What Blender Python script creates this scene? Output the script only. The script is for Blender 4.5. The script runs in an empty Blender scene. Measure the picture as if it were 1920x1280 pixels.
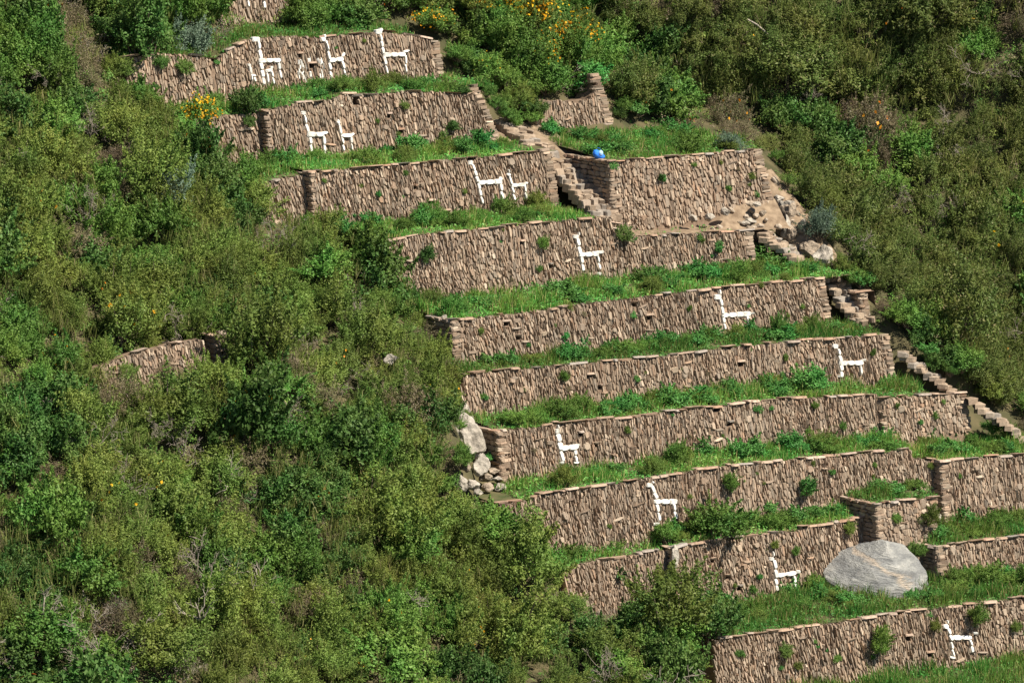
import bpy, math, random
import numpy as np
from mathutils import Vector, Matrix, Quaternion, noise as mnoise

random.seed(7)
RNG = np.random.default_rng(7)
scene = bpy.context.scene
COL = scene.collection

# ------------------------------------------------------------------ camera, sky, sun, exposure
TH = math.radians(9.0)          # camera looks 9 degrees down, 200 m away with a long lens
DIST = 200.0
FPX = 9000.0                    # focal length in pixels of the 1920 px wide photograph
CAM = Vector((0, -DIST * math.cos(TH), DIST * math.sin(TH)))
FW = Vector((0, math.cos(TH), -math.sin(TH)))
UPV = Vector((0, math.sin(TH), math.cos(TH)))
RT = Vector((1, 0, 0))
cam = bpy.data.cameras.new('camera')
cam.sensor_width = 36.0
cam.lens = 36.0 * FPX / 1920.0
cam.clip_start = 1.0
cam.clip_end = 3000.0
cam_ob = bpy.data.objects.new('camera', cam)
cam_ob.location = CAM
cam_ob.rotation_euler = (math.radians(90) - TH, 0, 0)
COL.objects.link(cam_ob)
scene.camera = cam_ob

SUN_EL, SUN_AZ = math.radians(48), math.atan2(0.82, -0.57)      # azimuth measured from +Y towards +X
world = bpy.data.worlds.new('World')
scene.world = world
world.use_nodes = True
wn = world.node_tree
wn.nodes.clear()
sky = wn.nodes.new('ShaderNodeTexSky')
sky.sky_type = 'NISHITA'
sky.sun_disc = False
sky.sun_elevation = SUN_EL
sky.sun_rotation = SUN_AZ
sky.altitude = 2900
bg = wn.nodes.new('ShaderNodeBackground')
bg.inputs['Strength'].default_value = 0.052
wo = wn.nodes.new('ShaderNodeOutputWorld')
wn.links.new(sky.outputs[0], bg.inputs[0])
wn.links.new(bg.outputs[0], wo.inputs[0])
sun = bpy.data.lights.new('sun', 'SUN')
sun.energy = 5.0
sun.angle = math.radians(0.53)
sun.color = (1.0, 0.93, 0.80)
sun_ob = bpy.data.objects.new('sun', sun)
sd = Vector((math.sin(SUN_AZ) * math.cos(SUN_EL), math.cos(SUN_AZ) * math.cos(SUN_EL), math.sin(SUN_EL)))
sun_ob.rotation_euler = (-sd).to_track_quat('-Z', 'Y').to_euler()
sun_ob.location = (60, -60, 80)
COL.objects.link(sun_ob)
scene.view_settings.view_transform = 'Standard'
scene.view_settings.look = 'None'
scene.view_settings.gamma = 1.0
scene.view_settings.exposure = 0.95
scene.render.resolution_x, scene.render.resolution_y = 1024, 682

# ------------------------------------------------------------------ geometry of the place
YAW = math.radians(36.0)        # the terraces run 36 degrees away from the picture plane
EU = Vector((math.cos(YAW), math.sin(YAW), 0))     # along the walls
EN = Vector((-math.sin(YAW), math.cos(YAW), 0))    # into the hill
EZ = Vector((0, 0, 1))
BAT = 0.12                      # batter of the walls

def W(u, n, z): return EU * u + EN * n + EZ * z
def ray(px, py): return FW * FPX + RT * (px - 960) - UPV * (py - 640)
def at_z(px, py, z):
    d = ray(px, py)
    return CAM + d * ((z - CAM.z) / d.z)
def at_n(px, py, a, b=0.0, u0=10.0):
    """pixel ray meets the upright plane n = a + b (u - u0)"""
    d = ray(px, py)
    k = EN - EU * b
    return CAM + d * ((a - b * u0 - CAM.dot(k)) / d.dot(k))
def uv(p): return p.dot(EU), p.dot(EN)
def project(p):
    v = p - CAM
    t = v.dot(FW)
    return 960 + FPX * v.dot(RT) / t, 640 - FPX * v.dot(UPV) / t

# where the natural slope lies: height -> depth into the hill, and the right edge of the terraces
SLZ = [-40, -12.6, -9.75, -7.15, -4.75, -2.5, -0.55, 1.6, 4.6, 7.05, 9.55, 12.0, 40]
SLN = [-46, -15.8, -10.0, -8.4, -6.2, -3.9, -1.7, 1.6, 5.4, 8.8, 12.0, 14.6, 44]
URZ = [-40, -12, -8, -5, -2.5, -0.55, 1.6, 3.8, 6.65, 9, 12, 16, 40]
URU = [50, 30, 27, 23.6, 20.2, 19.4, 18.6, 18.0, 16.9, 12.5, 10, 10, 12]
ULZ, ULU = [-40.0], [None]
for px_, py_, n_, z_ in [(1338, 1197, -15.8, -11.2), (1056, 1066, -9.6, -8.6), (930, 942, -8.4, -6.0), (912, 808, -6.25, -3.6), (866, 700, -4.05, -1.5), (818, 610, -1.66, .5), (722, 452, 1.74, 3.1), (488, 345, 5.85, 5.8), (366, 222, 9.35, 8.3), (232, 108, 12.1, 10.8)]:
    ULZ.append(z_); ULU.append(at_n(px_, py_, n_).dot(EU))
ULZ += [13.0, 40.0]; ULU += [ULU[-1] - 2, ULU[-1] - 2]; ULU[0] = ULU[1]
def sm(t):
    t = min(1.0, max(0.0, t))
    return t * t * (3 - 2 * t)
def slope_n(u, z):
    n = float(np.interp(z, SLZ, SLN)) + 0.15
    d = u - float(np.interp(z, URZ, URU))
    if d > 0:                                   # the gully and the far flank beyond the terraces
        g = 3.6 * (1 - math.exp(-(d / 3.0) ** 2)) - 0.62 * max(0.0, d - 4.5)
        n += g
    n -= ((2.3 if z < 2 else 1.5) + 2.9 * math.exp(-((z + 11.0) / 1.6) ** 2)) * sm((float(np.interp(z, ULZ, ULU)) + .5 - u) / 2.2)
    if -5.6 < z < 7.4:
        n -= 1.4 * sm((u - float(np.interp(z, [-5, -2.5, 1, 6.6], [17.6, 17.3, 16.3, 16.2]))) / 1.2) * sm((z + 3.9) / 1.6) * sm((7.4 - z) / 1.0)
    n += 0.35 * mnoise.noise(Vector((u * 0.16, z * 0.16, 3.1))) * (1.0 if (d > 1 or u < -8) else 0.3)
    if d > 1.5 or u < float(np.interp(z, ULZ, ULU)) - 1.5:
        e_ = min(1.0, max(d - 1.5, float(np.interp(z, ULZ, ULU)) - 1.5 - u) / 3.0)
        n += e_ * (1.1 * mnoise.noise(Vector((u * .24, z * .24, 5.5))) + .5 * mnoise.noise(Vector((u * .5, z * .5, 1.5))))
    if u < -6:
        n += 0.9 * mnoise.noise(Vector((u * 0.07, z * 0.07, 9.7))) * min(1, (-6 - u) / 6) - 0.02 * (-6 - u)
    return n
def on_slope(px, py):
    d = ray(px, py).normalized()
    t, prev = 165.0, None
    while t < 260:
        p = CAM + d * t
        u, n = uv(p)
        if n >= slope_n(u, p.z):
            return p
        t += 0.15
    return CAM + d * 205

# ------------------------------------------------------------------ helpers
def tag(o, label=None, cat=None, group=None, kind=None):
    if label: o['label'] = label
    if cat: o['category'] = cat
    if group: o['group'] = group
    if kind: o['kind'] = kind
    return o
def link(name, data, parent=None, loc=None):
    o = bpy.data.objects.new(name, data)
    COL.objects.link(o)
    if parent is not None: o.parent = parent
    if loc is not None: o.location = loc
    return o
def empty(name, loc):
    o = link(name, None, None, loc)
    o.empty_display_size = 0.3
    return o
def fast_mesh(name, V, faces, mats, midx=None, smooth=False):
    """V (n,3); faces (m,k) array with k = 3 or 4"""
    V = np.asarray(V, dtype=np.float32)
    Fa = np.asarray(faces, dtype=np.int32)
    me = bpy.data.meshes.new(name)
    m, k = Fa.shape
    me.vertices.add(len(V)); me.vertices.foreach_set('co', V.ravel())
    me.loops.add(m * k); me.loops.foreach_set('vertex_index', Fa.ravel())
    me.polygons.add(m); me.polygons.foreach_set('loop_start', np.arange(0, m * k, k, dtype=np.int32))
    if midx is not None: me.polygons.foreach_set('material_index', np.asarray(midx, dtype=np.int32))
    me.polygons.foreach_set('use_smooth', np.full(m, smooth, dtype=bool))
    me.update(calc_edges=True)
    for mt in (mats if isinstance(mats, (list, tuple)) else [mats]): me.materials.append(mt)
    return me
def py_mesh(name, V, faces, mats, smooth=False):
    me = bpy.data.meshes.new(name)
    me.from_pydata([tuple(v) for v in V], [], faces)
    for mt in (mats if isinstance(mats, (list, tuple)) else [mats]): me.materials.append(mt)
    if smooth:
        for p in me.polygons: p.use_smooth = True
    me.update()
    return me

# ------------------------------------------------------------------ materials
def new_mat(name):
    m = bpy.data.materials.new(name)
    m.use_nodes = True
    nt = m.node_tree
    nt.nodes.clear()
    return m, nt, nt.nodes.new, nt.links.new
def ramp_node(nt, cols, interp='LINEAR'):
    r = nt.nodes.new('ShaderNodeValToRGB')
    r.color_ramp.interpolation = interp
    el = r.color_ramp.elements
    while len(el) < len(cols): el.new(0.5)
    for e, (p, c) in zip(el, cols):
        e.position = p
        e.color = (*c, 1)
    return r
def random_value(nt):
    oi = nt.nodes.new('ShaderNodeObjectInfo')
    ge = nt.nodes.new('ShaderNodeNewGeometry')
    ad = nt.nodes.new('ShaderNodeMath'); ad.operation = 'ADD'
    fr = nt.nodes.new('ShaderNodeMath'); fr.operation = 'FRACT'
    nt.links.new(oi.outputs['Random'], ad.inputs[0])
    nt.links.new(ge.outputs['Random Per Island'], ad.inputs[1])
    nt.links.new(ad.outputs[0], fr.inputs[0])
    return fr.outputs[0], oi.outputs['Random'], ge.outputs['Random Per Island'], ge.outputs['Position']
def leaf_mat(name, leaf_cols, patch=(0.7, 1.25), trans=0.34, rough=0.55):
    """leaf colour varies from leaf to leaf, and from plant to plant"""
    m, nt, N, L = new_mat(name)
    r, ob, isl, pos = random_value(nt)
    rp = ramp_node(nt, leaf_cols)
    L(isl, rp.inputs[0])
    mr = N('ShaderNodeMapRange')
    mr.inputs['To Min'].default_value, mr.inputs['To Max'].default_value = patch
    L(ob, mr.inputs['Value'])
    ns = N('ShaderNodeTexNoise'); ns.inputs['Scale'].default_value = 0.55; ns.inputs['Detail'].default_value = 4
    L(pos, ns.inputs['Vector'])
    hs = N('ShaderNodeHueSaturation')
    hm = N('ShaderNodeMapRange')
    hm.inputs['From Min'].default_value, hm.inputs['From Max'].default_value = 0.3, 0.7
    hm.inputs['To Min'].default_value, hm.inputs['To Max'].default_value = 0.470, 0.530
    L(ns.outputs['Fac'], hm.inputs['Value'])
    L(hm.outputs[0], hs.inputs['Hue'])
    L(rp.outputs[0], hs.inputs['Color'])
    L(mr.outputs[0], hs.inputs['Value'])
    pb = N('ShaderNodeBsdfPrincipled')
    pb.inputs['Roughness'].default_value = rough
    pb.inputs['Specular IOR Level'].default_value = 0.2
    L(hs.outputs[0], pb.inputs['Base Color'])
    tb = N('ShaderNodeBsdfTranslucent')
    L(hs.outputs[0], tb.inputs['Color'])
    mx = N('ShaderNodeMixShader'); mx.inputs[0].default_value = trans
    L(pb.outputs[0], mx.inputs[1]); L(tb.outputs[0], mx.inputs[2])
    out = N('ShaderNodeOutputMaterial'); L(mx.outputs[0], out.inputs[0])
    return m
def stone_mat(name, cols, rough=0.85, grain=18.0, island_only=False, con=(0.72, 1.22), bump=.5):
    m, nt, N, L = new_mat(name)
    r, ob, isl, pos = random_value(nt)
    rp = ramp_node(nt, cols)
    L(isl if island_only else r, rp.inputs[0])
    n1 = N('ShaderNodeTexNoise'); n1.inputs['Scale'].default_value = grain; n1.inputs['Detail'].default_value = 6; n1.inputs['Roughness'].default_value = .62
    L(pos, n1.inputs['Vector'])
    n2 = N('ShaderNodeTexNoise'); n2.inputs['Scale'].default_value = 1.1; n2.inputs['Detail'].default_value = 3
    L(pos, n2.inputs['Vector'])
    ml = N('ShaderNodeMapRange')
    ml.inputs['From Min'].default_value, ml.inputs['From Max'].default_value = 0.3, 0.7
    ml.inputs['To Min'].default_value, ml.inputs['To Max'].default_value = con
    L(n1.outputs['Fac'], ml.inputs['Value'])
    # lichen and damp staining in broad patches
    mp = N('ShaderNodeMapRange')
    mp.inputs['From Min'].default_value, mp.inputs['From Max'].default_value = 0.35, 0.7
    mp.inputs['To Min'].default_value, mp.inputs['To Max'].default_value = 0.0, 0.45
    L(n2.outputs['Fac'], mp.inputs['Value'])
    mixc = N('ShaderNodeMix'); mixc.data_type = 'RGBA'
    L(mp.outputs[0], mixc.inputs[0])
    L(rp.outputs[0], mixc.inputs[6])
    mixc.inputs[7].default_value = (0.20, 0.16, 0.12, 1)
    mul = N('ShaderNodeMix'); mul.data_type = 'RGBA'; mul.blend_type = 'MULTIPLY'; mul.inputs[0].default_value = 1
    L(mixc.outputs[2], mul.inputs[6]); L(ml.outputs[0], mul.inputs[7])
    pb = N('ShaderNodeBsdfPrincipled'); pb.inputs['Roughness'].default_value = rough
    pb.inputs['Specular IOR Level'].default_value = 0.2
    L(mul.outputs[2], pb.inputs['Base Color'])
    bp = N('ShaderNodeBump'); bp.inputs['Strength'].default_value = bump; bp.inputs['Distance'].default_value = 0.03 if bump < .8 else .12
    L(n1.outputs['Fac'], bp.inputs['Height']); L(bp.outputs[0], pb.inputs['Normal'])
    out = N('ShaderNodeOutputMaterial'); L(pb.outputs[0], out.inputs[0])
    return m
def plain_mat(name, c1, c2, scale=4.0, rough=0.9, bump=0.4):
    m, nt, N, L = new_mat(name)
    ge = N('ShaderNodeNewGeometry')
    n1 = N('ShaderNodeTexNoise'); n1.inputs['Scale'].default_value = scale; n1.inputs['Detail'].default_value = 5
    L(ge.outputs['Position'], n1.inputs['Vector'])
    rp = ramp_node(nt, [(0.32, c1), (0.68, c2)])
    L(n1.outputs['Fac'], rp.inputs[0])
    pb = N('ShaderNodeBsdfPrincipled'); pb.inputs['Roughness'].default_value = rough
    pb.inputs['Specular IOR Level'].default_value = 0.2
    L(rp.outputs[0], pb.inputs['Base Color'])
    bp = N('ShaderNodeBump'); bp.inputs['Strength'].default_value = bump; bp.inputs['Distance'].default_value = 0.05
    L(n1.outputs['Fac'], bp.inputs['Height']); L(bp.outputs[0], pb.inputs['Normal'])
    out = N('ShaderNodeOutputMaterial'); L(pb.outputs[0], out.inputs[0])
    return m

STONE_COLS = [(0.0, (0.155, 0.110, 0.081)), (0.12, (0.279, 0.197, 0.139)), (0.25, (0.225, 0.184, 0.147)), (0.37, (0.327, 0.237, 0.167)),
              (0.49, (0.238, 0.167, 0.119)), (0.60, (0.389, 0.298, 0.215)), (0.70, (0.265, 0.214, 0.167)), (0.80, (0.327, 0.208, 0.136)),
              (0.88, (0.505, 0.409, 0.313)), (0.93, (0.299, 0.220, 0.160)), (1.0, (0.190, 0.140, 0.105))]
CAP_COLS = [(0.0, (0.273, 0.175, 0.119)), (0.3, (0.414, 0.294, 0.213)), (0.5, (0.282, 0.254, 0.230)), (0.72, (0.364, 0.214, 0.139)), (1.0, (0.463, 0.365, 0.292))]
M = {}
M['stone'] = stone_mat('terrace stone', STONE_COLS)
M['cap'] = stone_mat('cap stone', CAP_COLS, grain=9)
M['white'] = plain_mat('white quartz stone', (0.50, 0.47, 0.42), (0.80, 0.78, 0.74), 6, 0.7, 0.5)
M['mortar'] = plain_mat('clay mortar', (0.12, 0.08, 0.055), (0.22, 0.155, 0.108), 7)
M['earth'] = plain_mat('bare earth', (0.14, 0.098, 0.065), (0.27, 0.20, 0.135), 3.5, .95, 1.0)
M['soil'] = plain_mat('hillside soil', (0.045, 0.045, 0.02), (0.10, 0.082, 0.042), 1.2)
M['turf'] = plain_mat('terrace turf', (0.05, 0.065, 0.022), (0.12, 0.10, 0.05), 1.6)
M['step'] = stone_mat('step stone', [(0, (0.26, 0.19, 0.135)), (0.5, (0.36, 0.275, 0.20)), (1, (0.27, 0.24, 0.21))], grain=9)
M['pale_rock'] = stone_mat('pale rock', [(0, (0.36, 0.32, 0.27)), (1, (0.44, 0.40, 0.34))], grain=3.5, island_only=True, con=(.45, 1.3), bump=1.0)
M['tan_rock'] = stone_mat('tan rock', [(0, (0.30, 0.235, 0.175)), (1, (0.40, 0.325, 0.25))], grain=4.5, island_only=True, con=(.45, 1.3), bump=1.0)
M['dark_rock'] = stone_mat('dark rock', [(0, (0.19, 0.15, 0.13)), (1, (0.26, 0.2, 0.17))], grain=3.5, island_only=True, con=(.45, 1.3), bump=1.0)
M['stem'] = plain_mat('stem bark', (0.09, 0.07, 0.05), (0.17, 0.14, 0.10), 12)
M['grey_twig'] = plain_mat('dry grey twig', (0.17, 0.145, 0.115), (0.29, 0.25, 0.205), 9)
M['pale_twig'] = plain_mat('bleached branch', (0.22, 0.19, 0.15), (0.36, 0.32, 0.26), 9)
M['olive'] = leaf_mat('olive leaf', [(0, (0.116, 0.166, 0.031)), (0.6, (0.160, 0.227, 0.045)), (1, (0.237, 0.299, 0.080))], patch=(.72, 1.25))
M['khaki'] = leaf_mat('khaki leaf', [(0, (0.094, 0.131, 0.029)), (0.6, (0.131, 0.175, 0.041)), (0.93, (0.182, 0.216, 0.065)), (1, (0.276, 0.233, 0.117))], patch=(.68, 1.2))
M['green'] = leaf_mat('green leaf', [(0, (0.084, 0.168, 0.028)), (0.6, (0.120, 0.235, 0.041)), (1, (0.198, 0.318, 0.081))], patch=(.75, 1.22))
M['dark'] = leaf_mat('dark leaf', [(0, (0.050, 0.112, 0.023)), (0.6, (0.077, 0.162, 0.033)), (1, (0.144, 0.229, 0.071))], patch=(.75, 1.22))
M['bright'] = leaf_mat('bright leaf', [(0, (0.055, 0.171, 0.033)), (0.6, (0.080, 0.250, 0.050)), (1, (0.160, 0.363, 0.112))], patch=(0.85, 1.15))
M['blue'] = leaf_mat('blue green leaf', [(0, (0.105, 0.162, 0.106)), (0.6, (0.145, 0.216, 0.144)), (1, (0.220, 0.284, 0.213))])
M['dry'] = leaf_mat('dry leaf', [(0, (0.150, 0.118, 0.069)), (0.5, (0.200, 0.162, 0.100)), (0.8, (0.150, 0.162, 0.056)), (1, (0.300, 0.235, 0.188))])
M['red'] = leaf_mat('red bromeliad leaf', [(0, (0.22, 0.055, 0.015)), (1, (0.42, 0.12, 0.03))], patch=(0.8, 1.2))
M['agave'] = leaf_mat('rosette leaf', [(0, (0.05, 0.11, 0.035)), (1, (0.13, 0.22, 0.085))], patch=(0.8, 1.2))
M['yellow'] = leaf_mat('yellow petal', [(0, (0.62, 0.32, 0.012)), (1, (0.78, 0.47, 0.02))], patch=(0.9, 1.1))
M['orange'] = leaf_mat('orange petal', [(0, (0.55, 0.20, 0.02)), (1, (0.72, 0.33, 0.03))], patch=(0.9, 1.1))
M['grass'] = leaf_mat('grass blade', [(0, (0.064, 0.183, 0.028)), (0.5, (0.111, 0.270, 0.041)), (0.8, (0.215, 0.318, 0.075)), (0.93, (0.386, 0.365, 0.138)), (1, (0.572, 0.459, 0.218))], trans=0.4)
M['tall_grass'] = leaf_mat('tall grass blade', [(0, (0.11, 0.15, 0.035)), (0.6, (0.18, 0.215, 0.055)), (1, (0.33, 0.30, 0.14))], trans=0.4)
M['herb'] = leaf_mat('herb leaf', [(0, (0.054, 0.168, 0.030)), (0.6, (0.095, 0.264, 0.048)), (1, (0.200, 0.391, 0.098))], trans=0.35)
M['blue_cloth'] = plain_mat('blue nylon', (0.02, 0.14, 0.62), (0.05, 0.24, 0.80), 6, 0.5, 0.5)
M['light_cloth'] = plain_mat('pale blue nylon', (0.25, 0.45, 0.85), (0.4, 0.6, 0.9), 6, 0.5, 0.3)
def boulder_material():
    m, nt, N, L = new_mat('banded boulder')
    tc = N('ShaderNodeTexCoord')
    ns = N('ShaderNodeTexNoise'); ns.inputs['Scale'].default_value = 1.6; ns.inputs['Detail'].default_value = 8; ns.inputs['Roughness'].default_value = 0.65
    mst = N('ShaderNodeMapping'); mst.inputs['Rotation'].default_value = (0, math.radians(-27), 0); mst.inputs['Scale'].default_value = (1.4, 1.4, 6.0)
    L(tc.outputs['Object'], mst.inputs['Vector']); L(mst.outputs[0], ns.inputs['Vector'])
    rp = ramp_node(nt, [(0.32, (0.15, 0.15, 0.148)), (0.45, (0.255, 0.255, 0.25)), (0.56, (0.36, 0.355, 0.335)), (0.7, (0.52, 0.50, 0.46))])
    L(ns.outputs['Fac'], rp.inputs[0])
    # a pale quartz vein slants across the face
    mpn = N('ShaderNodeMapping'); mpn.inputs['Rotation'].default_value = (0, math.radians(-27), 0)
    L(tc.outputs['Object'], mpn.inputs['Vector'])
    wv = N('ShaderNodeSeparateXYZ'); L(mpn.outputs[0], wv.inputs[0])
    ad = N('ShaderNodeMath'); ad.operation = 'MULTIPLY_ADD'; ad.inputs[1].default_value = 0.35
    L(ns.outputs['Fac'], ad.inputs[0]); L(wv.outputs['Z'], ad.inputs[2])
    vr = ramp_node(nt, [(0.0, (0, 0, 0)), (0.478, (0, 0, 0)), (0.5, (1, 1, 1)), (0.522, (0, 0, 0)), (1.0, (0, 0, 0))])
    sc = N('ShaderNodeMapRange')
    sc.inputs['From Min'].default_value, sc.inputs['From Max'].default_value = -.565, 1.195
    L(ad.outputs[0], sc.inputs['Value']); L(sc.outputs[0], vr.inputs[0])
    mx = N('ShaderNodeMix'); mx.data_type = 'RGBA'
    L(vr.outputs[0], mx.inputs[0]); L(rp.outputs[0], mx.inputs[6]); mx.inputs[7].default_value = (0.52, 0.43, 0.34, 1)
    pb = N('ShaderNodeBsdfPrincipled'); pb.inputs['Roughness'].default_value = 0.85
    pb.inputs['Specular IOR Level'].default_value = 0.2
    L(mx.outputs[2], pb.inputs['Base Color'])
    vo = N('ShaderNodeTexNoise'); vo.inputs['Scale'].default_value = 9; vo.inputs['Detail'].default_value = 8; vo.inputs['Roughness'].default_value = .7
    L(mst.outputs[0], vo.inputs['Vector'])
    sm_ = N('ShaderNodeMath'); sm_.operation = 'ADD'
    L(ns.outputs['Fac'], sm_.inputs[0]); L(vo.outputs['Fac'], sm_.inputs[1])
    bp = N('ShaderNodeBump'); bp.inputs['Strength'].default_value = 1.0; bp.inputs['Distance'].default_value = 0.22
    L(sm_.outputs[0], bp.inputs['Height']); L(bp.outputs[0], pb.inputs['Normal'])
    out = N('ShaderNodeOutputMaterial'); L(pb.outputs[0], out.inputs[0])
    return m
M['boulder'] = boulder_material()

# ------------------------------------------------------------------ the hillside
def build_hillside():
    us = np.concatenate([np.arange(-70, -30, 4.0), np.arange(-30, 48, 0.6), np.arange(48, 100, 4.0)])
    zs = np.concatenate([np.arange(-40, -17, 3.0), np.arange(-17, 19, 0.5), np.arange(19, 40, 3.0)])
    V, Fs = [], []
    nz = len(zs)
    for u in us:
        for z in zs:
            n = slope_n(u, z)
            w = mnoise.noise(Vector((u * 0.6, z * 0.6, 0))) * 0.12
            V.append(tuple(W(u, n + w, z)))
    for i in range(len(us) - 1):
        for j in range(nz - 1):
            a = i * nz + j
            Fs.append((a, a + nz, a + nz + 1, a + 1))
    o = link('hillside', fast_mesh('hillside', V, Fs, M['soil'], smooth=True))
    tag(o, 'steep dark soil slope under the shrubs', None, None, 'structure')
build_hillside()

# ------------------------------------------------------------------ stone meshes (shared)
def stone_mesh(name, mat, seed, roundness=0.16, jit=0.07, rz=None):
    """local X along the wall, Y into the wall, Z up: back at y = 0, face near y = -1, unit size"""
    r = random.Random(seed)
    ring = []
    q = [(roundness * r.uniform(.6, 1.6), (rz or roundness) * r.uniform(.5, 1.6)) for _ in range(4)]
    for (x, z) in ((-.5, -.5 + q[0][1]), (-.5 + q[0][0], -.5), (.5 - q[1][0], -.5), (.5, -.5 + q[1][1]),
                   (.5, .5 - q[2][1]), (.5 - q[2][0], .5), (-.5 + q[3][0], .5), (-.5, .5 - q[3][1])):
        ring.append((x * (1 + r.uniform(-jit, 0)) + r.uniform(-jit, jit) * .5, z * (1 + r.uniform(-jit, 0)) + r.uniform(-jit, jit) * .4))
    tx, tz = r.uniform(-.34, .34), r.uniform(-.28, .28)
    V = []
    for x, z in ring: V.append((x, 0, z))
    for x, z in ring: V.append((x, -0.8 + r.uniform(-.05, .05) + tx * x * .6 + tz * z * .6, z))
    for x, z in ring: V.append((x * .74, -1.0 + tx * x + tz * z, z * .84))
    Fs = [tuple(range(16, 24))]
    for k in range(8):
        j = (k + 1) % 8
        Fs.append((k, j, 8 + j, 8 + k)); Fs.append((8 + k, 8 + j, 16 + j, 16 + k))
    return py_mesh(name, V, Fs, mat)
def slab_mesh(name, mat, seed):
    return stone_mesh(name, mat, seed, roundness=0.09, jit=0.06)
STONES = [stone_mesh('stone', M['stone'], 100 + i, .24, .10, .20) for i in range(26)]
WHITES = [stone_mesh('white_stone', M['white'], 400 + i, 0.2, 0.05) for i in range(6)]
CAPS = [slab_mesh('cap_stone', M['cap'], 200 + i) for i in range(10)]
QUOINS = [slab_mesh('quoin', M['stone'], 300 + i) for i in range(10)]
STEPS = [stone_mesh('step', M['step'], 350 + i, .14, .12) for i in range(10)]
for me in STEPS: me.name = 'step'

def mesh_arrays(me):
    v = np.zeros(len(me.vertices) * 3, dtype=np.float32); me.vertices.foreach_get('co', v)
    f = [tuple(p.vertices) for p in me.polygons]
    return v.reshape(-1, 3), f
def small_stone(seed):
    v, f = mesh_arrays(STONES[seed % len(STONES)])
    v2 = np.concatenate([v[8:16] * np.array([1, .45, 1]), v[16:24]])
    return v2, [tuple(range(8, 16))] + [(k, (k + 1) % 8, 8 + (k + 1) % 8, 8 + k) for k in range(8)]
STONE_ARR = [small_stone(i) for i in range(len(STONES))]
WHITE_ARR = [mesh_arrays(m) for m in WHITES]

def joined(name, arrs, items, mat):
    """items: (variant, Matrix) -> one mesh"""
    V, Fs, off = [], [], 0
    for k, mx in items:
        v, f = arrs[k % len(arrs)]
        R = np.array(mx.to_3x3()); t = np.array(mx.translation)
        V.append(v @ R.T + t)
        Fs.extend([tuple(i + off for i in q) for q in f])
        off += len(v)
    return py_mesh(name, np.concatenate(V), Fs, mat)

# ------------------------------------------------------------------ terrace walls
class Wall:
    pass
WALLS = {}
def seg_dist(p, a, b):
    ax, ay = a; bx, by = b
    dx, dy = bx - ax, by - ay
    L = dx * dx + dy * dy
    t = 0 if L == 0 else max(0, min(1, ((p[0] - ax) * dx + (p[1] - ay) * dy) / L))
    return math.hypot(p[0] - ax - t * dx, p[1] - ay - t * dy)

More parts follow.
